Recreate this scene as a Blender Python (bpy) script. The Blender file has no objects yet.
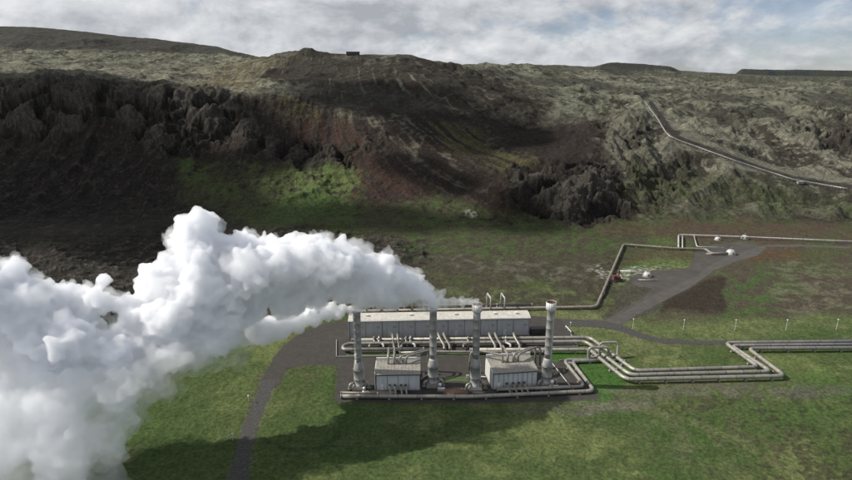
import bpy, bmesh, math, random
import numpy as np
from mathutils import Vector, Matrix
from mathutils.geometry import tessellate_polygon
R = math.radians
SC = bpy.context.scene
COL = SC.collection
random.seed(7)
rng = np.random.default_rng(11)

# ------------------------------------------------------------------ camera
F = 576.0; PITCH = 16.4; CAMH = 100.0
cp, sp = math.cos(R(PITCH)), math.sin(R(PITCH))

def ray(u, v):
    """unnormalised direction (dx, dy, dz) of a sight line, in the survey photo's 852 x 480 units"""
    return (u - 426.0, F * cp + (240.0 - v) * sp, -F * sp + (240.0 - v) * cp)

def gp(u, v, z=0.0):
    """point of the level z under a sight line"""
    dx, dy, dz = ray(u, v)
    t = (z - CAMH) / dz
    return Vector((dx * t, dy * t, z))

def yp(u, v, Y):
    dx, dy, dz = ray(u, v)
    t = Y / dy
    return Vector((dx * t, Y, CAMH + dz * t))

def proj(x, y, z):
    zz = z - CAMH
    depth = y * cp - zz * sp
    up = y * sp + zz * cp
    return 426.0 + F * x / depth, 240.0 - F * up / depth

SUN_EL, SUN_AZ = 40.0, -87.0     # degrees; azimuth from +Y, negative to the left
# ------------------------------------------------------------------ numpy noise
_perm = np.random.default_rng(3).permutation(256)
_perm = np.concatenate([_perm, _perm]).astype(np.int32)
_ga = np.random.default_rng(5).random(256) * 2 * np.pi
_gx, _gy = (np.cos(_ga) * 1.45).astype(np.float32), (np.sin(_ga) * 1.45).astype(np.float32)

def pn(x, y, seed=0):
    x = np.asarray(x, float) + seed * 17.31; y = np.asarray(y, float) + seed * 9.77
    fx = np.floor(x); fy = np.floor(y)
    xf = (x - fx).astype(np.float32); yf = (y - fy).astype(np.float32)
    xi = fx.astype(np.int32) & 255; yi = fy.astype(np.int32) & 255
    u = xf * xf * xf * (xf * (xf * 6 - 15) + 10); v = yf * yf * yf * (yf * (yf * 6 - 15) + 10)
    p0 = _perm[xi]; p1 = _perm[(xi + 1) & 255]; y1 = (yi + 1) & 255
    def g(p, yy, ax, ay):
        h = _perm[p + yy]
        return _gx[h] * ax + _gy[h] * ay
    xm = xf - 1; ym = yf - 1
    a = g(p0, yi, xf, yf); b = g(p1, yi, xm, yf); c = g(p0, y1, xf, ym); d = g(p1, y1, xm, ym)
    a = a + u * (b - a); c = c + u * (d - c)
    return a + v * (c - a)

def fbm(x, y, o=4, seed=0, g=0.5):
    s = 0; a = 1.0; t = 0; c, sn = 0.8, 0.6
    for i in range(o):
        s = s + a * pn(x, y, seed + i * 3); t += a; a *= g
        x, y = (x * c - y * sn) * 2.03, (x * sn + y * c) * 2.03
    return s / t

def ridged(x, y, o=4, seed=0, g=0.55):
    s = 0; a = 1.0; t = 0; w = 1.0; c, sn = 0.8, 0.6
    for i in range(o):
        n = 1 - np.abs(pn(x, y, seed + i * 5)) * 1.6
        n = np.clip(n, 0, 1) ** 2
        s = s + a * n * w; w = np.clip(n * 1.6, 0, 1); t += a; a *= g
        x, y = (x * c - y * sn) * 2.1, (x * sn + y * c) * 2.1
    return s / t

def sst(a, b, x):
    t = np.clip((x - a) / (b - a), 0, 1); return t * t * (3 - 2 * t)

# ------------------------------------------------------------------ mesh builder
class MB:
    def __init__(s): s.v = []; s.f = []; s.m = []; s.sm = []; s.L = []
    def add(s, vs, fs, mi=0, smooth=False, ls=None):
        o = len(s.v); s.v += [tuple(p) for p in vs]
        s.f += [tuple(i + o for i in f) for f in fs]
        s.m += [mi] * len(fs); s.sm += [smooth] * len(fs)
        s.L += list(ls) if ls is not None else [0.0] * len(vs)
        return s
    def box(s, c, d, rz=0.0, mi=0, taper=1.0):
        cx, cy, cz = c; hx, hy, hz = d[0] / 2, d[1] / 2, d[2] / 2
        ca, sa = math.cos(rz), math.sin(rz); vs = []
        for z in (-hz, hz):
            k = taper if z > 0 else 1.0
            for x, y in ((-hx, -hy), (hx, -hy), (hx, hy), (-hx, hy)):
                x *= k; y *= k
                vs.append((cx + x * ca - y * sa, cy + x * sa + y * ca, cz + z))
        return s.add(vs, [(0, 3, 2, 1), (4, 5, 6, 7), (0, 1, 5, 4), (1, 2, 6, 5), (2, 3, 7, 6), (3, 0, 4, 7)], mi)
    def prism(s, pts, z0, z1, mi=0):
        n = len(pts)
        vs = [(x, y, z0) for x, y in pts] + [(x, y, z1) for x, y in pts]
        return s.add(vs, [tuple(range(n))[::-1], tuple(range(n, 2 * n))] + [(i, (i + 1) % n, (i + 1) % n + n, i + n) for i in range(n)], mi)
    def lathe(s, prof, n=24, c=(0, 0, 0), mi=0, cap=True, smooth=True):
        vs = []
        for r, z in prof:
            for k in range(n):
                a = 2 * math.pi * k / n
                vs.append((c[0] + r * math.cos(a), c[1] + r * math.sin(a), c[2] + z))
        fs = []
        for j in range(len(prof) - 1):
            for k in range(n):
                fs.append((j * n + k, j * n + (k + 1) % n, (j + 1) * n + (k + 1) % n, (j + 1) * n + k))
        s.add(vs, fs, mi, smooth)
        if cap:
            o = len(s.v) - len(vs)
            s.f += [tuple(o + k for k in range(n))[::-1], tuple(o + (len(prof) - 1) * n + k for k in range(n))]
            s.m += [mi, mi]; s.sm += [False, False]
        return s
    def tube(s, pts, r, n=10, mi=0, bend=0.0, cap=True, l0=0.0):
        P = [Vector(p) for p in pts]
        if bend > 0 and len(P) > 2:
            Q = [P[0]]
            for i in range(1, len(P) - 1):
                a, b, c = P[i - 1], P[i], P[i + 1]
                da, dc = (a - b), (c - b)
                if da.length < 1e-6 or dc.length < 1e-6: continue
                k = min(bend, da.length * 0.48, dc.length * 0.48)
                p0 = b + da.normalized() * k; p1 = b + dc.normalized() * k
                if da.normalized().dot(dc.normalized()) < -0.999: Q.append(b); continue
                for t in (0, .17, .33, .5, .67, .83, 1):
                    Q.append(p0 * (1 - t) ** 2 + b * 2 * t * (1 - t) + p1 * t * t)
            Q.append(P[-1]); P = Q
        vs = []; ls = []; d = l0; up = Vector((0, 0, 1)); xx = None
        for i, p in enumerate(P):
            t = (P[min(i + 1, len(P) - 1)] - P[max(i - 1, 0)]).normalized()
            if xx is None:
                xx = t.cross(up)
                if xx.length < 0.05: xx = t.cross(Vector((1, 0, 0)))
            else:
                xx = xx - t * xx.dot(t)
            xx.normalize(); yy = t.cross(xx)
            if i: d += (P[i] - P[i - 1]).length
            for k in range(n):
                a = 2 * math.pi * k / n
                vs.append(p + xx * (r * math.cos(a)) + yy * (r * math.sin(a))); ls.append(d)
        fs = []
        for j in range(len(P) - 1):
            for k in range(n):
                fs.append((j * n + k, (j + 1) * n + k, (j + 1) * n + (k + 1) % n, j * n + (k + 1) % n))
        s.add(vs, fs, mi, True, ls)
        if cap:
            o = len(s.v) - len(vs)
            s.f += [tuple(o + k for k in range(n)), tuple(o + (len(P) - 1) * n + k for k in range(n))[::-1]]
            s.m += [mi, mi]; s.sm += [False, False]
        return s
    def build(s, name, mats, parent=None, origin=None):
        me = bpy.data.meshes.new(name)
        o = Vector(origin) if origin is not None else Vector((0, 0, 0))
        me.from_pydata([(x - o.x, y - o.y, z - o.z) for x, y, z in s.v], [], s.f)
        if not isinstance(mats, (list, tuple)): mats = [mats]
        for m in mats: me.materials.append(m)
        me.polygons.foreach_set('material_index', s.m)
        me.polygons.foreach_set('use_smooth', s.sm)
        at = me.attributes.new('run', 'FLOAT', 'POINT'); at.data.foreach_set('value', s.L)
        me.update()
        ob = bpy.data.objects.new(name, me); COL.objects.link(ob)
        if parent is not None: ob.parent = parent
        else: ob.location = o
        return ob

def tag(o, label=None, cat=None, group=None, kind=None):
    if label: o['label'] = label
    if cat: o['category'] = cat
    if group: o['group'] = group
    if kind: o['kind'] = kind
    return o
def empty(name, loc, rz=0.0):
    o = bpy.data.objects.new(name, None); o.location = loc; o.rotation_euler = (0, 0, rz)
    o.empty_display_size = 0.5; COL.objects.link(o); return o
def copy_tree(o, parent=None):
    c = o.copy(); COL.objects.link(c)
    if parent is not None: c.parent = parent
    for ch in list(o.children): copy_tree(ch, c)
    return c

# ------------------------------------------------------------------ materials
def N(nt, t, **k):
    n = nt.nodes.new(t)
    for a, b in k.items():
        if a in n.inputs: n.inputs[a].default_value = b
        else: setattr(n, a, b)
    return n
def ramp(nt, fac, stops):
    r = nt.nodes.new('ShaderNodeValToRGB'); e = r.color_ramp.elements
    while len(e) < len(stops): e.new(0.5)
    for x, (p, c) in zip(e, stops):
        x.position = p; x.color = (c, c, c, 1) if isinstance(c, (int, float)) else (*c, 1)
    nt.links.new(fac, r.inputs[0]); return r.outputs[0]
def math_(nt, op, a, b=None, c=None, clamp=False):
    n = nt.nodes.new('ShaderNodeMath'); n.operation = op; n.use_clamp = clamp
    for i, x in enumerate((a, b, c)):
        if x is None: continue
        if isinstance(x, (int, float)): n.inputs[i].default_value = x
        else: nt.links.new(x, n.inputs[i])
    return n.outputs[0]
def mix(nt, fac, a, b, mode='MIX'):
    n = nt.nodes.new('ShaderNodeMix'); n.data_type = 'RGBA'; n.blend_type = mode
    for s, x in ((n.inputs[0], fac), (n.inputs[6], a), (n.inputs[7], b)):
        if isinstance(x, (int, float)): s.default_value = x
        elif isinstance(x, tuple): s.default_value = (*x, 1) if len(x) == 3 else x
        else: nt.links.new(x, s)
    return n.outputs[2]
def new_mat(name):
    m = bpy.data.materials.new(name); m.use_nodes = True
    nt = m.node_tree; b = nt.nodes['Principled BSDF']; return m, nt, b
def noise(nt, scale, detail=4, rough=.55, coord=None, dist=0.0, out='Fac'):
    n = N(nt, 'ShaderNodeTexNoise', Scale=scale, Detail=detail, Roughness=rough, Distortion=dist)
    if coord is not None: nt.links.new(coord, n.inputs['Vector'])
    return n.outputs[out]
def objco(nt, scale=None):
    g = nt.nodes.new('ShaderNodeTexCoord').outputs['Object']
    if scale:
        mp = nt.nodes.new('ShaderNodeMapping'); mp.inputs['Scale'].default_value = scale
        nt.links.new(g, mp.inputs[0]); g = mp.outputs[0]
    return g
def paint(name, col, rough=.6, metal=0.0, var=.25, scale=1.2, dirt=None, dirt_amt=.4, bump=0.0, streak=False):
    """a weathered surface: base colour broken by soft patches and a second, stained colour"""
    m, nt, b = new_mat(name); co = objco(nt)
    n1 = noise(nt, scale, 5, .6, co)
    dark = tuple(c * (1 - var) for c in col); lite = tuple(min(1, c * (1 + var)) for c in col)
    c = mix(nt, ramp(nt, n1, [(.3, 0.0), (.7, 1.0)]), dark, lite)
    if dirt:
        co2 = objco(nt, (1, 1, .12)) if streak else co
        n2 = noise(nt, scale * 2.3, 6, .65, co2)
        c = mix(nt, ramp(nt, n2, [(.45, 0.0), (.68, dirt_amt)]), c, dirt)
    nt.links.new(c, b.inputs['Base Color'])
    b.inputs['Metallic'].default_value = metal
    rr = ramp(nt, n1, [(.3, max(0, rough - .1)), (.7, min(1, rough + .1))])
    nt.links.new(rr, b.inputs['Roughness'])
    if bump:
        bp = N(nt, 'ShaderNodeBump', Strength=.6, Distance=bump)
        nt.links.new(noise(nt, scale * 6, 4, .6, co), bp.inputs['Height']); nt.links.new(bp.outputs[0], b.inputs['Normal'])
    return m
# ------------------------------------------------------------------ terrain
# surveyed profiles: for each heading, sight-line heights and distances of: plain edge, slope foot, crag foot, rim, bench, ridge foot, skyline, beyond
PROFILE = {
    -140: [(240, 340), (200, 430), (150, 500), (78, 545), (52, 900), (47, 1050), (22, 1300)],
      0: [(240, 340), (200, 430), (150, 502), (75, 545), (55, 950), (50, 1080), (25, 1300)],
     65: [(240, 340), (200, 430), (145, 505), (77, 548), (57, 950), (51, 1080), (27, 1300)],
    130: [(238, 343), (195, 440), (142, 508), (80, 552), (58, 950), (52, 1080), (37, 1300)],
    200: [(236, 346), (190, 440), (145, 508), (89, 558), (65, 850), (56, 1050), (42, 1300)],
    250: [(234, 350), (190, 440), (148, 508), (93, 562), (62, 780), (54, 930), (48, 1200)],
    290: [(232, 354), (188, 445), (152, 505), (100, 570), (62, 720), (55, 760), (50, 800)],
    340: [(230, 358), (190, 445), (152, 500), (105, 580), (65, 690), (56, 730), (50, 760)],
    400: [(230, 358), (200, 420), (165, 465), (110, 570), (70, 660), (60, 700), (54, 735)],
    440: [(230, 358), (205, 410), (175, 450), (115, 565), (80, 640), (64, 690), (57, 760)],
    500: [(230, 358), (215, 385), (190, 415), (120, 555), (92, 630), (68, 900), (59, 1300)],
    530: [(228, 360), (216, 382), (178, 402), (125, 545), (98, 640), (72, 950), (62, 1500)],
    570: [(226, 364), (216, 382), (172, 404), (125, 545), (98, 660), (76, 1000), (65, 1700)],
    615: [(224, 368), (212, 388), (168, 420), (118, 560), (98, 700), (78, 1050), (66, 1800)],
    660: [(220, 376), (200, 410), (140, 500), (112, 600), (98, 720), (80, 1150), (68, 2000)],
    720: [(218, 380), (200, 412), (155, 490), (128, 600), (100, 760), (84, 1150), (73, 2200)],
    790: [(220, 376), (205, 402), (176, 460), (125, 640), (102, 800), (86, 1200), (75.5, 2500)],
    852: [(222, 372), (208, 396), (186, 450), (120, 680), (104, 850), (88, 1250), (77, 2600)],
   1000: [(222, 372), (208, 396), (186, 450), (112, 720), (102, 850), (88, 1250), (78, 2600)],
}
NS, NY = 420, 900
S_AX = np.linspace(-1.35, 1.35, NS)
LY0, LY1 = math.log(40.0), math.log(9000.0)
Y_AX = np.exp(np.linspace(LY0, LY1, NY))
def _build_table():
    us = sorted(PROFILE); K = 7
    S = np.zeros((len(us), K)); Yk = np.zeros((len(us), K)); Zk = np.zeros((len(us), K))
    for i, u in enumerate(us):
        for k, (v, Y) in enumerate(PROFILE[u]):
            p = yp(u, v, Y); S[i, k] = p.x / Y; Yk[i, k] = Y; Zk[i, k] = p.z
    Zb = np.zeros((NS, NY)); Tb = np.zeros((NS, NY))
    yy = [np.interp(S_AX, S[:, k], Yk[:, k]) for k in range(K)]
    zz = [np.interp(S_AX, S[:, k], Zk[:, k]) for k in range(K)]
    for i in range(NS):
        ys = [200.0, 300.0] + [yy[k][i] for k in range(K)]
        zs = [0.0, 0.0] + [zz[k][i] for k in range(K)]
        zs[2] = 0.3
        ys += [ys[-1] * 1.25, ys[-1] * 2.2, 9500]; zs += [zs[-1] - 25, zs[-1] - 60, 0]
        Zb[i] = np.interp(Y_AX, ys, zs)
        Tb[i] = np.interp(Y_AX, ys, [-1, -.5, 0, 1, 2, 3, 4, 5, 6, 7, 8, 9])
    ker = np.array([1, 4, 6, 4, 1]) / 16.0
    for _ in range(2):
        P = np.pad(Zb, ((2, 2), (2, 2)), 'edge')
        P = sum(ker[j] * P[:, j:j + NY] for j in range(5)); Zb = sum(ker[j] * P[j:j + NS] for j in range(5))
    ker = np.ones(25) / 25
    def sx(A):
        P = np.pad(A, ((12, 12), (0, 0)), 'edge'); c = np.cumsum(np.vstack([np.zeros((1, NY)), P]), 0); return (c[25:] - c[:-25]) / 25
    return sx(Zb), sx(Tb)
ZB, TB = _build_table()
def _look(A, x, y):
    fx = np.clip((x / y - S_AX[0]) / (S_AX[1] - S_AX[0]), 0, NS - 1.001)
    fy = np.clip((np.log(y) - LY0) / (LY1 - LY0) * (NY - 1), 0, NY - 1.001)
    i = fx.astype(int); j = fy.astype(int); a = fx - i; b = fy - j
    return (A[i, j] * (1 - a) + A[i + 1, j] * a) * (1 - b) + (A[i, j + 1] * (1 - a) + A[i + 1, j + 1] * a) * b

def spot(U, V, u, v, ru, rv, ang=0.0, soft=.5):
    ca, sa = math.cos(R(ang)), math.sin(R(ang))
    du, dv = U - u, V - v
    a = (du * ca + dv * sa) / ru; b = (-du * sa + dv * ca) / rv
    return 1 - sst(1 - soft, 1 + soft, np.sqrt(a * a + b * b))
def polym(U, V, pts, soft=6.0):
    """soft mask of a polygon: signed distance to its edges"""
    d = np.full(U.shape, 1e9); ins = np.zeros(U.shape, bool); n = len(pts)
    for i in range(n):
        x0, y0 = pts[i]; x1, y1 = pts[(i + 1) % n]
        ex, ey = x1 - x0, y1 - y0; t = np.clip(((U - x0) * ex + (V - y0) * ey) / (ex * ex + ey * ey + 1e-9), 0, 1)
        d = np.minimum(d, np.hypot(U - x0 - t * ex, V - y0 - t * ey))
        c = ((y0 > V) != (y1 > V)) & (U < (x1 - x0) * (V - y0) / (y1 - y0 + 1e-12) + x0)
        ins ^= c
    return sst(-soft, soft, np.where(ins, d, -d))

TRACK_LINE = [(651, 103), (662, 118), (673, 134), (684, 140.5), (720, 153), (760, 168), (792, 178), (850, 187)]
PIPE_LINE = [(645, 103.5), (651, 112), (669, 139), (690, 146.5), (740, 164.5), (792, 181.5), (847, 191)]
def band(U, V, line, w):
    d = np.full(U.shape, 1e9)
    for (x0, y0), (x1, y1) in zip(line[:-1], line[1:]):
        ex, ey = x1 - x0, y1 - y0; t = np.clip(((U - x0) * ex + (V - y0) * ey) / (ex * ex + ey * ey), 0, 1)
        d = np.minimum(d, np.hypot(U - x0 - t * ex, V - y0 - t * ey))
    return 1 - sst(w * .6, w, d)
CRAGS = [  # craggy outcrops: outline on the hill, strength
    ([(-200, 78), (60, 76), (95, 82), (150, 80), (175, 84), (235, 97), (240, 118), (200, 150), (150, 152), (110, 118), (70, 140), (-200, 150)], 1.0),
    ([(230, 98), (256, 110), (272, 136), (350, 147), (352, 164), (315, 167), (262, 152), (235, 150), (225, 120)], .85),
    ([(512, 165), (560, 160), (600, 165), (625, 180), (628, 215), (590, 223), (545, 220), (505, 200)], 1.1),
    ([(575, 82), (630, 95), (640, 118), (655, 150), (640, 185), (620, 170), (600, 125)], .7),
    ([(375, 75), (400, 78), (400, 90), (380, 88)], .5),
    ([(355, 130), (390, 132), (385, 150), (360, 152)], .6),
    ([(725, 108), (755, 112), (760, 128), (735, 130)], .7),
    ([(782, 122), (820, 112), (860, 112), (860, 150), (830, 155), (800, 140)], .9),
    ([(640, 160), (680, 150), (690, 190), (650, 210)], .5),
    ([(425, 60), (500, 75), (545, 120), (520, 135), (470, 95)], .45),
]
# level ground kept free of hummocks: outlines in metres, filled in by the roads and yards below
FLATS = []
def fall_line(x, y):
    """coordinate across the fall line of the slopes, which swing to the right on the big hill"""
    a = R(34) * sst(-190, 30, x) * (1 - sst(140, 260, x))
    return x * np.cos(a) + (y - 480) * np.sin(a) + fbm(x / 90, y / 90, 2, 8) * 5
def terrain(x, y, full=False):
    x = np.asarray(x, float); y = np.asarray(y, float)
    z0 = _look(ZB, x, y); t = _look(TB, x, y)
    U, V = proj(x, y, z0)
    wu = fbm(x / 45, y / 45, 4, 21) * 26; wv = fbm(x / 45, y / 45, 4, 27) * 16
    Uw, Vw = U + wu, V + wv
    hill = sst(-.1, 1.0, t); face = hill * (1 - sst(2.9, 3.5, t))
    plat = sst(2.8, 3.4, t)
    farr = sst(4.6, 5.4, t)
    crag = np.zeros_like(x)
    for pts, k in CRAGS: crag = np.maximum(crag, min(1.0, k) * polym(Uw, Vw, pts, 4))
    z = z0.copy()
    # broad relief, gullies running down the face, rock towers, hummocks
    near = sst(300, 420, y)
    z += hill * (fbm(x / 90, y / 90, 4, 1) * 9 * (1 - sst(5.3, 5.9, t)))
    gx = fall_line(x, y)
    gul = ridged(gx / 34, y / 170, 4, 31)
    scree = polym(Uw, Vw, [(262, 60), (420, 55), (560, 120), (600, 160), (500, 165), (490, 215), (360, 230), (352, 150), (270, 130)], 8)
    z += face * (1 - .65 * scree) * ((gul - .45) * 4.2 * (1 - .5 * crag) + (ridged(x / 38, y / 46, 5, 33) - .4) * 5.0)
    z += face * (ridged(gx / 9, y / 60, 4, 37) - .4) * 1.0
    crn = crag * (1 - .65 * sst(2.55, 3.05, t)); z_rim = z
    # stepped rock walls: broken buttresses, then ledges of uneven height
    yy = y * .7 + z0 * 1.25      # rock breaks up along its height too
    but = .85 - ridged(gx / 38, yy / 44, 4, 41, .5)
    but2 = .85 - ridged(gx / 14 + .3, yy / 15, 4, 43, .55)
    z = z + crag * (but - .5) * 15 + crn * (but2 - .5) * 5
    hs = 11.0; q = (z + fbm(x / 40, y / 40, 3, 46) * 22 + fbm(x / 9, y / 11, 3, 45) * 5) / hs
    fq = q - np.floor(q); wl = crn * .8 * sst(-.25, .15, fbm(x / 28, y / 28, 2, 44))
    z = z + wl * (sst(.35, .65, fq) - fq) * hs
    z += crn * ((.4 - ridged(x / 6.5, yy / 6.5, 4, 47, .55)) * 2.0 + fbm(x / 2.4, y / 2.4, 3, 49) * .6)
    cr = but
    z += plat * ((ridged(x / 85, y / 70, 5, 51) - .4) * 7 * (1 - farr) + fbm(x / 18, y / 18, 4, 55) * 1.0)
    rid = ridged(x / 420 + .2, y / 230, 4, 53)
    z += plat * sst(250, 420, U) * (1 - sst(5.4, 5.9, t)) * (rid - .45) * 15
    z += 58 * sst(728, 742, U) * sst(3300, 3420, y) * (1 - sst(4300, 5200, y)) * (.93 + .07 * fbm(x / 200, y / 900, 3, 57))
    z += 13 * sst(590, 612, U) * (1 - sst(668, 682, U)) * sst(1650, 1700, y) * (1 - sst(1900, 2300, y))
    z += farr * (ridged(x / 160, y / 200, 5, 61) - .4) * 12 * (1 - sst(5.2, 6.0, t) * .8)
    z += face * (fbm(x / 6, y / 6, 4, 65, .62) * 1.1 + (ridged(x / 4, y / 4, 3, 67) - .4) * .5)
    z += plat * fbm(x / 8, y / 8, 3, 65) * .5
    right = polym(Uw, Vw, [(600, 95), (660, 100), (760, 105), (900, 100), (900, 215), (640, 215), (605, 150)], 14)
    z += right * (1 - sst(4.5, 5, t)) * ((ridged(x / 62, y / 75, 4, 71, .38) - .4) * 8)
    tr = band(U, V, TRACK_LINE, 11.0) * hill
    z = z * (1 - .75 * tr) + (z0 + fbm(x / 90, y / 90, 4, 1) * 9 * .8) * .75 * tr
    # rough lava and hummocky ground of the plain
    lava = polym(Uw, Vw, [(-300, 238), (230, 232), (330, 228), (430, 245), (420, 290), (330, 300), (250, 312), (-300, 345)], 10) * (1 - hill)
    rough = polym(Uw, Vw, [(300, 225), (620, 226), (600, 300), (430, 305), (300, 305)], 8) * (1 - hill)
    flat = np.ones_like(x)
    m = (y < 420) & (y > 80)
    for pts, s in FLATS:
        f = np.zeros_like(x); f[m] = polym(x[m], y[m], pts, s); flat = np.minimum(flat, 1 - f)
    z += flat * (1 - hill) * (lava * (ridged(x / 16, y / 9, 5, 81) - .3) * 3.6 + rough * (fbm(x / 9, y / 9, 4, 85) * .9 + .3)
          + (fbm(x / 22, y / 22, 3, 87) + .2) * .35 + fbm(x / 2.6, y / 2.6, 3, 89) * .2 + (ridged(x / 3.2, y / 3.2, 3, 91) - .4) * .22 * sst(-.1, .25, fbm(x / 25, y / 25, 2, 93)))
    z -= (1 - flat) * (1 - hill) * z0 * 1.0
    if full: return z, z0, t, U, V, Uw, Vw, crag, gul, cr, lava, rough, right, flat
    return z
def tz(x, y): return float(terrain(np.array([x]), np.array([y]))[0])
def on(u, v, dz=0.0):
    """where a sight line meets the land"""
    dx, dy, dz_ = ray(u, v)
    Y = np.concatenate([np.linspace(110, 800, 3000), np.linspace(800, 3000, 1500)])
    x = dx / dy * Y; zr = CAMH + dz_ / dy * Y
    h = terrain(x, Y); i = int(np.argmax(h > zr))
    return Vector((x[i], Y[i], h[i] + dz))
# ------------------------------------------------------------------ plan of roads, yard and pads
def G(*pts): return [tuple(gp(u, v)[:2]) for u, v in pts]
YARD = G((261, 381), (270, 364), (283, 346), (300, 333), (318, 325), (345, 321), (430, 318), (535, 316), (560, 319), (566, 326), (577, 336), (578, 346), (560, 349),
         (546, 350), (545, 362), (563, 361), (587, 390), (596, 393), (600, 399), (560, 402), (430, 403), (338, 402), (334, 396), (337, 366), (310, 365), (287, 368), (276, 388))
ROADS = {
    'main_road': G((255, 490), (249, 478), (252, 447), (259, 425), (269, 401), (276, 380), (262, 380), (252, 401), (244, 422), (237, 447), (228, 478), (222, 500), (250, 510)),
    'side_road': G((560, 319), (600, 320.5), (622, 325), (640, 333), (660, 338.5), (700, 341), (780, 340), (950, 338), (950, 343), (780, 344.5), (700, 345), (660, 343), (636, 337), (618, 330.5), (600, 327.5), (566, 326)),
    'service_track': G((620, 325), (638, 315), (660, 303), (688, 289), (716, 270), (735, 262), (757, 256), (762, 252), (766, 247), (800, 246.6), (850, 248.5), (850, 246.8), (800, 244.8), (765, 245),
                       (752, 249), (728, 257), (712, 264), (695, 277), (670, 288), (648, 298), (630, 309), (612, 318), (604, 321)),
}
PAD = G((604, 321), (622, 310), (640, 298), (652, 289), (633, 285), (628, 277), (655, 270), (690, 268.5), (695, 252), (700, 246.5), (722, 243), (745, 241.5), (762, 247), (757, 255), (735, 260), (712, 268), (690, 284), (660, 300), (636, 312), (622, 322))
FLATS += [(YARD, 1.5), (PAD, 2.0)] + [(p, 1.5) for p in ROADS.values()]
FLATS += [(G((590, 336), (640, 366), (757, 366), (712, 344), (900, 341), (900, 357), (756, 355), (800, 380), (740, 385), (626, 389), (600, 402), (570, 402), (560, 345)), 3.0)]

def jag(pts, step, amp, seed):
    out = []; n = len(pts)
    for i in range(n):
        a, b = Vector(pts[i]), Vector(pts[(i + 1) % n]); k = max(1, int((b - a).length / step))
        for j in range(k):
            p = a.lerp(b, j / k)
            out.append((p.x + float(fbm(p.x / 3, p.y / 3, 3, seed)) * amp, p.y + float(fbm(p.x / 3, p.y / 3, 3, seed + 9)) * amp))
    return out
def sheet(name, pts, z, mat, step=1.2, amp=.7, seed=1):
    p = jag(pts, step, amp, seed)
    tris = tessellate_polygon([[Vector((x, y, 0)) for x, y in p]])
    mb = MB(); mb.add([(x, y, z) for x, y in p], [t for t in tris])
    o = mb.build(name, mat); me = o.data
    bm = bmesh.new(); bm.from_mesh(me); bmesh.ops.recalc_face_normals(bm, faces=bm.faces)
    if sum(f.normal.z for f in bm.faces) < 0: bmesh.ops.reverse_faces(bm, faces=bm.faces)
    bm.to_mesh(me); bm.free(); return tag(o, kind='structure')

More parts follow.
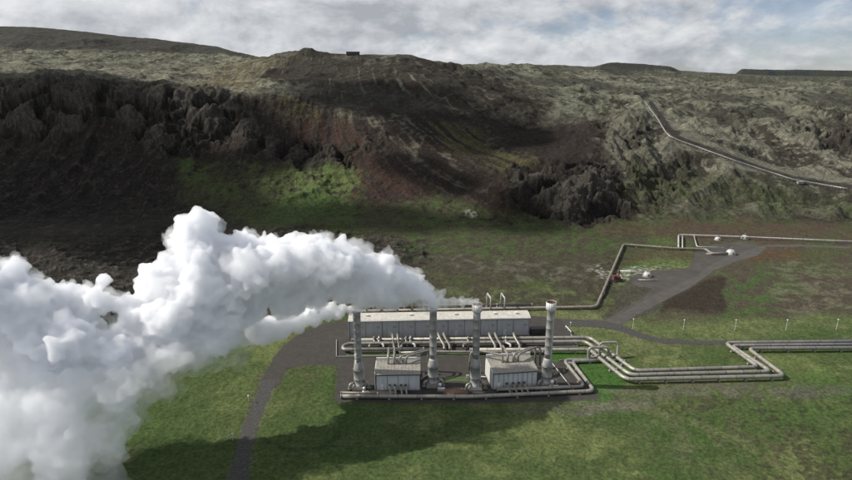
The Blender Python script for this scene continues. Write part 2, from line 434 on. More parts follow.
# ------------------------------------------------------------------ land mesh
def cover(X, Y):
    """height and ground colour at each point"""
    z, z0, t, U, V, Uw, Vw, crag, gul, cr, lava, rough, right, flat = terrain(X, Y, True)
    C = lambda r, g, b: np.array([r, g, b])
    col = np.zeros((len(X), 3))
    n1 = fbm(X / 30, Y / 30, 5, 101); n2 = fbm(X / 8, Y / 8, 5, 105); n3 = fbm(X / 2.5, Y / 2.5, 4, 109); n4 = fbm(X / 90, Y / 90, 4, 113)
    fl = fall_line(X, Y); streak = fbm(fl / 6.5, Y / 75, 5, 117) + .35 * fbm(fl / 2.2, Y / 40, 3, 119)
    U2, V2 = proj(X, Y, z)
    def lay(c, m, k=1.0):
        m = np.clip(m * k, 0, 1)[:, None]; col[:] = col * (1 - m) + np.asarray(c)[None, :] * m
    hill = sst(-.2, .6, t)
    # --- the plain: grass, olive grass, bare ground
    lay(C(.060, .084, .028), np.ones_like(X))
    lay(C(.105, .126, .045), sst(.0, .3, n1 + n2 * .4))
    lay(C(.044, .076, .021), sst(.08, .35, -n1 + n3 * .3))
    lay(C(.12, .115, .065), sst(.24, .5, n2 + n4 * .5) * .5)
    pl = 1 - hill
    g = polym(Uw, Vw, [(540, 345), (605, 345), (640, 372), (600, 402), (540, 400)], 4); lay(C(.038, .098, .018), g, .8)
    lay(C(.052, .108, .022), spot(Uw, Vw, 808, 395, 55, 28, 10) * sst(-.3, .2, n2), .75)
    lay(C(.14, .135, .065), spot(Uw, Vw, 645, 352, 55, 14, 0) * sst(-.25, .25, n2), .45)
    lay(C(.13, .14, .06), spot(Uw, Vw, 600, 333, 60, 14, 10), .45)
    lay(C(.095, .115, .045), spot(Uw, Vw, 700, 322, 160, 14), .6)
    lay(C(.032, .030, .018), polym(Uw, Vw, [(620, 394), (760, 384), (870, 395), (870, 500), (780, 500), (700, 440)], 25) * sst(-.02, .18, n2 * .9 + n3 * .9 + n1 * .4), .75)
    lay(C(.10, .105, .055), spot(Uw, Vw, 720, 440, 80, 26, 14) * sst(-.1, .3, n2), .5)
    lay(C(.10, .095, .075), spot(Uw, Vw, 600, 404, 80, 6, -4) * sst(-.4, .1, n2), .8)
    lay(C(.085, .08, .065), spot(Uw, Vw, 760, 391, 90, 7, 0) * sst(-.3, .1, n2), .7)
    lay(C(.10, .10, .07), spot(Uw, Vw, 680, 392, 90, 5, 4) * sst(-.2, .2, n2), .6)
    lay(C(.045, .05, .022), spot(Uw, Vw, 295, 385, 26, 20) * sst(-.05, .25, n3 * 1.4 + n2 * .5), .85)
    lay(C(.05, .075, .022), spot(Uw, Vw, 220, 430, 90, 70), .55)
    lay(C(.05, .075, .025), spot(Uw, Vw, 400, 440, 190, 40), .3)
    lay(C(.035, .05, .02), band(U, V + n2 * 2, [(255, 436), (285, 450), (318, 449), (338, 436), (341, 424)], 3.0), .6)
    lay(C(.12, .125, .06), band(U, V + n2 * 4, [(560, 404), (640, 408), (700, 425), (760, 452), (820, 490)], 4.0) * sst(-.2, .2, n3 + .1), .45)
    lay(C(.05, .06, .03), band(U, V + n2 * 3, [(600, 425), (650, 440), (690, 462), (730, 490)], 9.0) * sst(0, .25, n3 + n2 * .3), .7)
    # middle ground behind the works
    mid = polym(Uw, Vw, [(290, 215), (640, 222), (640, 240), (605, 300), (590, 312), (430, 312), (330, 312), (300, 330), (250, 320)], 6)
    lay(C(.048, .045, .028), mid)
    lay(C(.048, .066, .022), mid * sst(-.05, .25, n1 + n2 * .7 - .08), .75)
    lay(C(.085, .078, .062), mid * polym(Uw, Vw, [(420, 258), (560, 262), (610, 262), (612, 285), (560, 285), (470, 275)], 6) * sst(-.05, .22, n2 + n3 * .4), .8)
    lay(C(.10, .12, .05), polym(Uw, Vw, [(420, 290), (600, 293), (600, 306), (420, 306)], 5) * sst(-.15, .2, n2 + n1 * .5), .55)
    lay(C(.12, .13, .06), polym(Uw, Vw, [(528, 311), (610, 312), (628, 322), (570, 322), (528, 318)], 3), .7)
    mr = polym(Uw, Vw, [(640, 222), (870, 222), (870, 315), (640, 315), (655, 300), (700, 262), (690, 250)], 6)
    lay(C(.062, .052, .036), mr)
    lay(C(.052, .072, .026), mr * sst(-.05, .25, n1 + n2 * .6), .7)
    lay(C(.046, .080, .024), spot(Uw, Vw, 755, 290, 45, 20, -20) * sst(-.25, .15, n2), .75)
    lay(C(.11, .105, .07), polym(Uw, Vw, [(780, 262), (870, 265), (870, 318), (800, 316), (765, 290)], 8) * sst(-.12, .2, n2 + n3 * .5), .65)
    lay(C(.08, .045, .022), spot(Uw, Vw, 770, 256, 40, 9) * sst(-.3, .1, n2), .7)
    lay(C(.030, .023, .017), polym(Uw, Vw, [(655, 297), (690, 282), (722, 276), (727, 310), (645, 309)], 3), .95)
    lay(C(.048, .043, .036), polym(Uw, Vw, [(600, 318), (597, 309), (603, 298), (616, 284), (640, 276), (660, 285), (650, 305), (618, 322)], 3), .9)
    lay(C(.10, .12, .045), polym(Uw, Vw, [(640, 262), (662, 257), (695, 262), (690, 272), (660, 274)], 3) * sst(-.3, .1, n3), .8)
    lay(C(.06, .045, .028), polym(Uw, Vw, [(628, 247), (690, 250), (692, 262), (645, 262), (622, 272)], 3), .7)
    lay(C(.33, .32, .28), spot(Uw, Vw, 645, 273, 34, 4.5) * sst(-.15, .2, n3), .8)
    lay(C(.26, .25, .22), spot(Uw, Vw, 607, 269, 14, 8, 10) * sst(0, .25, n3 + n2 * .4), .8)
    # rough lava below the left cliffs
    lay(C(.03, .027, .023), lava); lay(C(.075, .068, .055), lava * sst(-.1, .25, ridged(X / 16, Y / 9, 5, 81) - .55 + n3 * .3), .8)
    # --- the hill: dark scree, red scree, green lower slopes
    lay(C(.023, .018, .015), hill)
    lay(C(.046, .037, .028), hill * sst(.05, .4, streak * .6 + n3 * .5 + n2 * .3), .7); lay(C(.075, .066, .05), hill * sst(.3, .5, n3 + n2 * .3), .5)
    lay(C(.044, .024, .018), hill * polym(Uw, Vw, [(300, 110), (345, 120), (410, 175), (430, 235), (375, 240), (352, 190), (290, 150)], 12) * sst(-.3, .2, streak), .85)
    lay(C(.036, .024, .018), hill * polym(Uw, Vw, [(420, 130), (540, 140), (560, 170), (500, 225), (430, 225)], 14) * sst(-.2, .3, streak), .7)
    lo = polym(Uw, Vw, [(165, 158), (235, 165), (300, 160), (350, 165), (360, 205), (430, 200), (520, 215), (640, 212), (640, 235), (160, 235)], 7) * sst(-.35, .05, n2 + .15)
    lay(C(.046, .048, .024), lo, .85); lay(C(.05, .066, .022), lo * sst(0, .25, n1 + n2 * .5), .7)
    lay(C(.075, .10, .034), spot(Uw, Vw, 325, 182, 34, 24, 10) * sst(-.25, .1, n2), .95)
    lay(C(.055, .08, .026), spot(Uw, Vw, 185, 165, 26, 9, 10) * sst(-.3, .1, n2), .9)
    lay(C(.045, .085, .02), spot(Uw, Vw, 300, 212, 60, 16, -10), .5)
    lay(C(.045, .064, .023), polym(Uw, Vw, [(400, 200), (520, 218), (640, 222), (690, 225), (690, 250), (400, 262)], 8) * sst(-.12, .18, n2 + n1 * .5), .75)
    lay(C(.28, .27, .25), spot(Uw, Vw, 474, 214, 9, 2.5) * sst(-.2, .2, n3), .7)
    lay(C(.070, .064, .024), spot(Uw, Vw, 293, 92, 22, 28, -35) * sst(-.3, .3, n2), .8)
    lay(C(.075, .072, .03), polym(Uw, Vw, [(430, 120), (470, 130), (560, 165), (560, 190), (500, 165), (440, 145)], 8) * sst(-.2, .2, streak + .05), .7)
    # pale moss streaks running down the scree
    ms = polym(Uw, Vw, [(300, 80), (420, 100), (470, 165), (490, 200), (430, 190), (380, 150), (330, 110)], 16)
    lay(C(.10, .092, .068), hill * ms * sst(.1, .42, streak + n2 * .35), .7)
    for a in ((320, 92, 12, 8, 35), (352, 105, 9, 11, -10), (372, 120, 18, 5, 40), (398, 118, 22, 3.5, 55), (412, 142, 20, 3, 55), (455, 162, 18, 2.5, 45), (392, 82, 10, 6, 20), (495, 140, 22, 3, 38), (548, 125, 30, 3, 38), (520, 100, 26, 3, 35), (590, 158, 14, 5, 10)):
        lay(C(.12, .11, .082), spot(Uw, Vw, *a) * sst(-.3, .3, n2 + streak * .5), .7)
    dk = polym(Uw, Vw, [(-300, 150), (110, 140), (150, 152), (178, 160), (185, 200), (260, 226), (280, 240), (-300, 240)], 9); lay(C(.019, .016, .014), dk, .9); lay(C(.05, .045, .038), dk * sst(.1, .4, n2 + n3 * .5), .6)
    # --- cliffs
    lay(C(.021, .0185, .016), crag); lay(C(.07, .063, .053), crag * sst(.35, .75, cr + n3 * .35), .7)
    lay(C(.05, .04, .028), crag * sst(.1, .4, n2) * spot(Uw, Vw, 260, 140, 60, 40), .6)
    # --- right slope: pale moss over dark rock, green gullies below
    rr = ridged(X / 62, Y / 75, 4, 71, .45) - .4
    lay(C(.036, .033, .026), right * hill, .9); lay(C(.128, .124, .094), right * hill * sst(-.25, .1, rr * .8 + n2 * .45 + n1 * .4 + n3 * .15 + .05), .9)
    lay(C(.18, .172, .135), right * hill * sst(.12, .4, n2 + n3 * .4), .5)
    lay(C(.045, .05, .026), right * polym(Uw, Vw, [(600, 190), (650, 150), (680, 165), (760, 180), (870, 200), (870, 245), (600, 235)], 12) * sst(-.35, .12, n2 * .8 + n1 * .6 + .1), .85)
    lay(C(.048, .068, .024), right * polym(Uw, Vw, [(640, 175), (740, 190), (860, 200), (860, 228), (630, 225)], 9) * sst(.05, .3, n1 + n2 * .6), .7)
    lay(C(.065, .04, .028), polym(Uw, Vw, [(600, 225), (760, 222), (870, 228), (870, 240), (600, 238)], 5) * sst(-.3, .1, n2), .7)
    lay(C(.033, .029, .025), polym(Uw, Vw, [(820, 113), (870, 113), (870, 148), (845, 150), (828, 135)], 4), .9)
    cc = crag * right; lay(C(.06, .055, .047), cc * sst(-.2, .2, n2), .5)
    # --- plateau
    plat = sst(2.9, 3.3, t)
    rp = ridged(X / 75, Y / 55, 5, 51) - .4; lay(C(.045, .042, .032), plat); lay(C(.142, .142, .104), plat * sst(-.25, .1, rp * .6 + n2 * .7 + n3 * .2 + .06), .9)
    lay(C(.19, .18, .135), plat * sst(.1, .4, n2 + n1 * .5), .55); lay(C(.035, .032, .027), plat * sst(.12, .3, -n1 - n2 * .4), .8)
    lay(C(.06, .06, .035), plat * sst(.1, .35, n4 + n2 * .3), .5)
    lay(C(.19, .18, .13), plat * (1 - sst(3.8, 4.2, t)) * polym(Uw, Vw, [(-200, 62), (100, 70), (250, 80), (255, 92), (180, 84), (60, 76), (-200, 76)], 5), .75)
    lay(C(.18, .165, .11), polym(Uw, Vw, [(170, 84), (240, 78), (262, 88), (240, 93), (200, 90)], 3), .8)
    lay(C(.17, .155, .10), polym(Uw, Vw, [(180, 84), (230, 62), (272, 52), (280, 58), (250, 74), (215, 86)], 4) * sst(-.1, .2, streak + n3 * .3), .75)
    lay(C(.075, .06, .03), polym(Uw, Vw, [(200, 82), (235, 65), (275, 52), (300, 55), (285, 72), (250, 84)], 5) * sst(-.25, .2, streak), .8)
    lay(C(.021, .0165, .014), polym(Uw, Vw, [(285, 52), (420, 54), (500, 76), (580, 125), (600, 160), (560, 165), (500, 130), (430, 115), (300, 100), (262, 75)], 7) * sst(-.45, -.05, streak + .1), .88)
    rid = ridged(X / 420 + .2, Y / 230, 4, 53); lay(C(.042, .040, .032), plat * sst(250, 420, U) * sst(.0, .2, .42 - rid + n2 * .25), .75)
    lay(C(.028, .027, .023), sst(4.8, 5.2, t) * (1 - sst(300, 340, U)), .88)
    lay(C(.016, .024, .034), sst(728, 742, U) * sst(3250, 3300, Y), .95); lay(C(.026, .026, .024), sst(592, 606, U) * (1 - sst(668, 682, U)) * sst(1640, 1680, Y) * (1 - sst(1760, 1850, Y)), .9)  # far mesa: blue of distant haze put into its colour; then the nearer dark ridge
    lay(C(.05, .05, .034), sst(4.9, 5.3, t) * sst(500, 560, U) * sst(-.2, .2, n4 + .1), .7)
    lay(C(.03, .03, .028), polym(U, V, [(600, 60), (675, 60), (676, 70), (600, 74)], 2) * plat, .8)
    # the cut track beside the hill pipeline
    lay(C(.034, .031, .028), band(U2, V2 + n3 * 1.0, TRACK_LINE, 2.8) * hill, .95)
    # gravel shoulders and worn ground round the works
    for pts in (YARD, PAD):
        m = np.zeros_like(X); k = (Y < 420) & (Y > 80); m[k] = polym(X[k] + n2[k] * 3, Y[k] + n3[k] * 3, pts, 2.5); lay(C(.065, .056, .042), m, .9)
    for k_, pts in ROADS.items():
        m = np.zeros_like(X); k = (Y < 420) & (Y > 80); m[k] = polym(X[k], Y[k], pts, 2.0); lay(C(.085, .08, .062), m, .7)
    n5 = fbm(X / 1.1, Y / 1.1, 2, 131); col *= (1 + .22 * n3 + .12 * n2 + hill * (.35 * n5 + .2 * n3))[:, None]
    col = np.clip(col, .008, .5)
    return z, col, hill, lava, crag

def make_land():
    nx = 1500
    ys = np.concatenate([np.geomspace(42, 122, 70)[:-1], 1 / np.linspace(1 / 122, 1 / 350, 330)[:-1] if False else np.linspace(122, 200, 170)[:-1],
                         np.linspace(200, 350, 200)[:-1], np.linspace(350, 700, 400)[:-1], np.geomspace(700, 1500, 260)[:-1], np.geomspace(1500, 8500, 110)])
    s = np.linspace(-1.15, 1.15, nx); ny = len(ys)
    XX = (s[None, :] * ys[:, None]).ravel(); YY = np.repeat(ys, nx)
    from concurrent.futures import ThreadPoolExecutor
    ix = np.array_split(np.arange(len(XX)), 24)
    with ThreadPoolExecutor(4) as ex: res = list(ex.map(lambda k: cover(XX[k], YY[k]), ix))
    z, col, hill, lava, crag = (np.concatenate([r[j] for r in res]) for j in range(5)); X, Y = XX, YY
    me = bpy.data.meshes.new('ground')
    i = np.arange((ny - 1) * (nx - 1)); r = i // (nx - 1); c = i % (nx - 1); a = r * nx + c
    quads = np.stack([a, a + 1, a + nx + 1, a + nx], 1).astype(np.int32)
    me.vertices.add(len(X)); me.vertices.foreach_set('co', np.stack([X, Y, z], 1).astype(np.float32).ravel())
    me.loops.add(quads.size); me.loops.foreach_set('vertex_index', quads.ravel())
    me.polygons.add(len(quads)); me.polygons.foreach_set('loop_start', np.arange(0, quads.size, 4, dtype=np.int32))
    me.polygons.foreach_set('use_smooth', np.ones(len(quads), bool))
    me.update(calc_edges=True)
    at = me.attributes.new('soil', 'FLOAT_COLOR', 'POINT')
    at.data.foreach_set('color', np.concatenate([col, np.ones((len(X), 1))], 1).astype(np.float32).ravel())
    at = me.attributes.new('rocky', 'FLOAT', 'POINT'); at.data.foreach_set('value', np.clip(np.maximum(hill, lava) * .9 + crag, 0, 1.5).astype(np.float32))
    o = bpy.data.objects.new('ground', me); COL.objects.link(o); tag(o, kind='structure')
    m, nt, b = new_mat('ground_cover')
    A = N(nt, 'ShaderNodeAttribute', attribute_name='soil'); Rk = N(nt, 'ShaderNodeAttribute', attribute_name='rocky')
    co = objco(nt)
    f1 = noise(nt, .9, 6, .7, co); f2 = noise(nt, .22, 5, .6, co, .3); f3 = noise(nt, 3.5, 3, .6, co)
    k = math_(nt, 'MULTIPLY', ramp(nt, f1, [(.32, .5), (.68, 1.5)]), ramp(nt, f2, [(.3, .8), (.7, 1.2)]))
    k = math_(nt, 'MULTIPLY', k, ramp(nt, f3, [(.35, .85), (.65, 1.15)]))
    cc = mix(nt, 1.0, A.outputs['Color'], k, 'MULTIPLY')
    # dark tufts
    cc = mix(nt, math_(nt, 'MULTIPLY', ramp(nt, noise(nt, .38, 5, .7, objco(nt, (1, 1.5, 1)), .6), [(.56, 0.0), (.66, .5)]), ramp(nt, noise(nt, .03, 3, .5, co), [(.45, 0.0), (.6, 1.0)])), cc, (.03, .034, .016))
    # scattered straw tones in the turf
    cc = mix(nt, math_(nt, 'MULTIPLY', ramp(nt, noise(nt, .5, 6, .75, co), [(.55, 0.0), (.72, .35)]), math_(nt, 'SUBTRACT', 1.0, Rk.outputs['Fac'], clamp=True)), cc, (.13, .125, .06))
    nt.links.new(cc, b.inputs['Base Color']); b.inputs['Roughness'].default_value = .95; b.inputs['Specular IOR Level'].default_value = .15
    bp = N(nt, 'ShaderNodeBump', Strength=.8, Distance=.5); nt.links.new(f1, bp.inputs['Height'])
    bp2 = N(nt, 'ShaderNodeBump', Distance=2.2); nt.links.new(math_(nt, 'MULTIPLY', Rk.outputs['Fac'], .75), bp2.inputs['Strength'])
    nt.links.new(noise(nt, .16, 8, .68, co), bp2.inputs['Height']); nt.links.new(bp.outputs[0], bp2.inputs['Normal'])
    nt.links.new(bp2.outputs[0], b.inputs['Normal'])
    me.materials.append(m)
    return o
make_land()
M = {}
M['asphalt'] = paint('asphalt', (.036, .035, .033), .9, var=.2, scale=.5, dirt=(.11, .10, .085), dirt_amt=.5, bump=.02)
M['gravel'] = paint('dark_gravel', (.035, .032, .028), .95, var=.3, scale=.25, dirt=(.056, .05, .04), dirt_amt=.6, bump=.05)
M['padgravel'] = paint('grey_gravel', (.056, .051, .044), .95, var=.3, scale=.12, dirt=(.038, .034, .029), dirt_amt=.6, bump=.05)
sheet('gravel_yard', YARD, .045, M['gravel'], seed=3)
M['track'] = paint('track_gravel', (.070, .065, .057), .95, var=.25, scale=.2, dirt=(.05, .046, .04), dirt_amt=.6, bump=.04)
sheet('gravel_pad', PAD, .045, M['padgravel'], amp=1.6, seed=5)
for i, (k, p) in enumerate(ROADS.items()): sheet(k, p, .06 + .01 * i, M['track'] if k == 'service_track' else M['asphalt'], seed=11 + i, amp=.5)
M['lawn'] = paint('lawn', (.05, .085, .024), 1, 0, .35, .35, (.10, .11, .045), .6, .06)
for k, p in enumerate((G((346, 354.2), (380, 353.2), (421, 353.6), (421, 355.4), (380, 356), (346, 357)), G((438, 353.6), (540, 353.4), (541, 356.0), (505, 356.6), (470, 355.6), (438, 356)),
                       G((443, 376.5), (470, 377), (468, 381.5), (445, 381)), G((449, 391), (468, 390), (470, 386), (455, 386.5)), G((578, 367), (583, 375), (590, 388), (583, 389.5), (569, 372)))):
    sheet('lawn', p, .053, M['lawn'] if k not in (3, 4) else M['padgravel'], step=.8, amp=.9, seed=31 + k)
# ------------------------------------------------------------------ materials of the works
def clad(name, col, rough=.45, metal=.35, pitch=6.0, dirt=(.10, .09, .075), seam=.55, amt=.45):
    """pipe cladding: sheet metal with a dark joint every few metres along the run"""
    m, nt, b = new_mat(name); co = objco(nt)
    A = N(nt, 'ShaderNodeAttribute', attribute_name='run')
    fr = math_(nt, 'FRACT', math_(nt, 'DIVIDE', A.outputs['Fac'], pitch))
    jt = math_(nt, 'LESS_THAN', fr, .05)
    pid = math_(nt, 'FLOOR', math_(nt, 'DIVIDE', A.outputs['Fac'], pitch))
    wn = nt.nodes.new('ShaderNodeTexWhiteNoise'); wn.noise_dimensions = '1D'; nt.links.new(pid, wn.inputs['W'])
    tone = math_(nt, 'ADD', math_(nt, 'MULTIPLY', wn.outputs[0], .28), .86)
    c = mix(nt, ramp(nt, noise(nt, .8, 6, .65, co), [(.4, 0.0), (.7, amt)]), col, dirt)
    c = mix(nt, 1.0, c, tone, 'MULTIPLY')
    c = mix(nt, math_(nt, 'MULTIPLY', jt, seam), c, (.04, .04, .038))
    nt.links.new(c, b.inputs['Base Color']); b.inputs['Metallic'].default_value = metal
    nt.links.new(ramp(nt, noise(nt, 1.5, 4, .6, co), [(.3, rough - .1), (.7, rough + .15)]), b.inputs['Roughness'])
    return m
M['pipe'] = clad('pipe_cladding', (.31, .295, .26))
M['pipe_old'] = clad('brown_pipe_cladding', (.25, .225, .19), .6, .15)
M['pipe_white'] = clad('pale_pipe_cladding', (.52, .51, .48), .5, .1)
M['steel'] = paint('grey_steel', (.30, .31, .31), .5, .3, .2, 2.0, (.14, .11, .08), .4)
M['steeld'] = paint('slate_trim', (.11, .12, .13), .5)
M['darksteel'] = paint('dark_steel', (.05, .05, .052), .6, .2, .3, 2.0, (.09, .06, .04), .5)
M['concrete'] = paint('concrete', (.27, .26, .24), .9, 0, .18, 1.0, (.12, .11, .095), .5, .02)
M['white'] = paint('white_paint', (.70, .70, .68), .5, 0, .08, 1.5, (.4, .38, .33), .35)
M['whiteroof'] = paint('pale_roof_sheet', (.50, .48, .43), .6, 0, .10, .4, (.30, .27, .22), .55)
M['greyroof'] = paint('grey_roof_sheet', (.27, .255, .225), .7, 0, .15, .5, (.14, .12, .09), .6)
M['rust'] = paint('rusty_lining', (.075, .035, .028), .9, 0, .3, 2)
M['red'] = paint('faded_red_paint', (.14, .035, .03), .7, 0, .35, 2.0, (.05, .03, .02), .7)
M['soil'] = paint('excavated_soil', (.14, .085, .055), 1, 0, .4, .8, (.2, .17, .13), .6, .1)
M['shell'] = paint('dull_white_shell', (.45, .45, .44), .5, .1, .15, 1.0, (.25, .22, .18), .5)
M['yellow'] = paint('yellow_paint', (.55, .35, .04), .6)
def tower_mat():
    m, nt, b = new_mat('stack_metal'); co = objco(nt)
    sx = nt.nodes.new('ShaderNodeSeparateXYZ'); nt.links.new(co, sx.inputs[0])
    fr = math_(nt, 'FRACT', math_(nt, 'DIVIDE', sx.outputs[2], 1.5))
    ring = math_(nt, 'LESS_THAN', fr, .07)
    n1 = noise(nt, .7, 6, .65, co)
    n2 = noise(nt, 1.6, 5, .6, objco(nt, (1, 1, .15)))
    c = mix(nt, ramp(nt, n1, [(.3, 0.0), (.7, 1.0)]), (.28, .285, .285), (.40, .40, .39))
    c = mix(nt, ramp(nt, n2, [(.46, 0.0), (.7, .6)]), c, (.17, .15, .13))
    c = mix(nt, math_(nt, 'MULTIPLY', ring, .16), c, (.08, .08, .08))
    nt.links.new(c, b.inputs['Base Color']); b.inputs['Metallic'].default_value = .25; b.inputs['Roughness'].default_value = .55
    return m
M['stack'] = tower_mat()
def panel_mat(name, col, rib=.45, dirt=(.16, .15, .14)):
    """profiled wall sheet: upright ribs as relief, faint streaks of dirt"""
    m, nt, b = new_mat(name); co = objco(nt)
    sx = nt.nodes.new('ShaderNodeSeparateXYZ'); nt.links.new(co, sx.inputs[0])
    wv = math_(nt, 'SINE', math_(nt, 'MULTIPLY', sx.outputs[0], 2 * math.pi / rib))
    n1 = noise(nt, .9, 5, .6, objco(nt, (1, 1, .2)))
    c = mix(nt, ramp(nt, n1, [(.46, 0.0), (.78, .4)]), col, dirt)
    c = mix(nt, math_(nt, 'MULTIPLY', ramp(nt, wv, [(.0, 1.0), (.35, 0.0)]), .25), c, tuple(x * .6 for x in col))
    nt.links.new(c, b.inputs['Base Color']); b.inputs['Roughness'].default_value = .55
    bp = N(nt, 'ShaderNodeBump', Strength=.5, Distance=.05); nt.links.new(wv, bp.inputs['Height']); nt.links.new(bp.outputs[0], b.inputs['Normal'])
    return m
M['wallblue'] = panel_mat('blue_grey_wall_sheet', (.40, .415, .43))
M['wallpale'] = panel_mat('pale_wall_sheet', (.56, .59, .61), .6)
M['wallwhite'] = panel_mat('white_wall_sheet', (.62, .62, .60), .6)

# ------------------------------------------------------------------ steam stacks
def make_stack(u, v, vtop, label, collar, drumk=1.0, lad=False, dashes=False):
    b0 = gp(u, v); Y = b0.y
    dx, dy, dz = ray(u, vtop); H = CAMH + dz / dy * Y
    root = empty('steam_stack', b0); tag(root, label, 'steam stack', 'steam stacks along the front of the works')
    hd = 7.4 * drumk
    rs, rd = 1.15, 1.72
    mb = MB(); mb.box((0, 0, .35), (4.4, 4.4, .7)); mb.box((0, -.1, .95), (3.8, 3.8, .5)); mb.build('plinth', M['concrete'], root)
    mb = MB(); mb.lathe([(rd + .12, 1.2), (rd + .12, 1.5), (rd, 1.52), (rd, hd * .48), (rd + .04, hd * .48 + .02), (rd + .04, hd * .48 + .2), (rd, hd * .48 + .27), (rd, hd - .2), (rd + .1, hd - .18), (rd + .1, hd)], 32)
    mb.build('drum', M['stack'], root)
    mb = MB(); mb.lathe([(rd, hd), (rd * .97, hd + .3), (rs + .25, hd + 2.2), (rs, hd + 2.7)], 32); mb.build('flare', M['stack'], root)
    top = H - (2.4 if collar else .0)
    pr = [(rs, hd + 2.7)]; zz = hd + 4.2
    while zz < top - .6:
        pr += [(rs, zz), (rs + .025, zz + .02), (rs + .025, zz + .16), (rs, zz + .22)]; zz += 3.0
    pr += [(rs, top)]
    mb = MB(); mb.lathe(pr, 28); mb.build('shaft', M['stack'], root)
    if collar:
        c = 1.62
        mb = MB(); mb.lathe([(rs, top - .25), (c, top), (c, H), (c - .1, H + .02), (c - .12, H - 1.6)], 32, cap=False); cl = mb.build('collar', M['wallwhite'], root)
        mb = MB(); mb.lathe([(c - .13, H - 1.5), (c - .13, H - .05), (c - .16, H - .05), (c - .16, H - 1.5), (.02, H - 1.5)], 28, cap=False); mb.build('lining', M['rust'], cl)
    else:
        mb = MB(); mb.lathe([(rs + .02, H - .5), (rs + .12, H - .48), (rs + .12, H + .02), (rs - .12, H + .02), (rs - .12, H - .8)], 28, cap=False); mb.build('rim', M['steel'], root)
    # inlet branch, with its flange
    for a, z in ((-150, 2.2), (-20, 2.6)):
        ca, sa = math.cos(R(a)), math.sin(R(a))
        mb = MB(); mb.tube([(ca * 1.8, sa * 1.8, z), (ca * 3.3, sa * 3.3, z), (ca * 3.5, sa * 3.5, .3)], .42, 12, bend=.8)
        o = mb.build('inlet_pipe', M['pipe'], root)
        mb = MB(); mb.lathe([(.62, 0), (.62, .18)], 14, (ca * 3.45, sa * 3.45, .55)); mb.build('flange', M['steel'], o)
    if lad:
        mb = MB(); a = R(-125 if dashes else -60); ca, sa = math.cos(a), math.sin(a)
        for s in (-.22, .22):
            mb.box((ca * (rs + .38) - sa * s, sa * (rs + .38) + ca * s, (hd + top) / 2 + 1.2), (.07, .07, top - hd - 3), a)
        z = hd + 3
        while z < top - .3:
            mb.box((ca * (rs + .38), sa * (rs + .38), z), (.05, .46, .05), a); z += .45
        z = hd + 3.2
        while z < top - 1:
            mb.box((ca * (rs + .2), sa * (rs + .2), z), (.5, .6 if dashes else .35, .42 if dashes else .08), a); z += 2.2 if dashes else 3
        mb.build('ladder', M['white'] if dashes else M['steel'], root)
    return root, b0, H
T1 = make_stack(359.5, 387.5, 311, 'leftmost steam stack, with a ladder of pale rungs, steaming thinly', False, .95, True, True)
T2 = make_stack(433, 385, 306, 'steam stack giving off the great white cloud, right of the left shed', False, .98, True)
T3 = make_stack(475, 388, 304, 'steam stack with a broad pale collar, left of the right shed, streaming thin steam', True, 1.12, True)
T4 = make_stack(546, 385, 302, 'rightmost steam stack, idle, with a white collar and rusty mouth', True, 1.0, True)

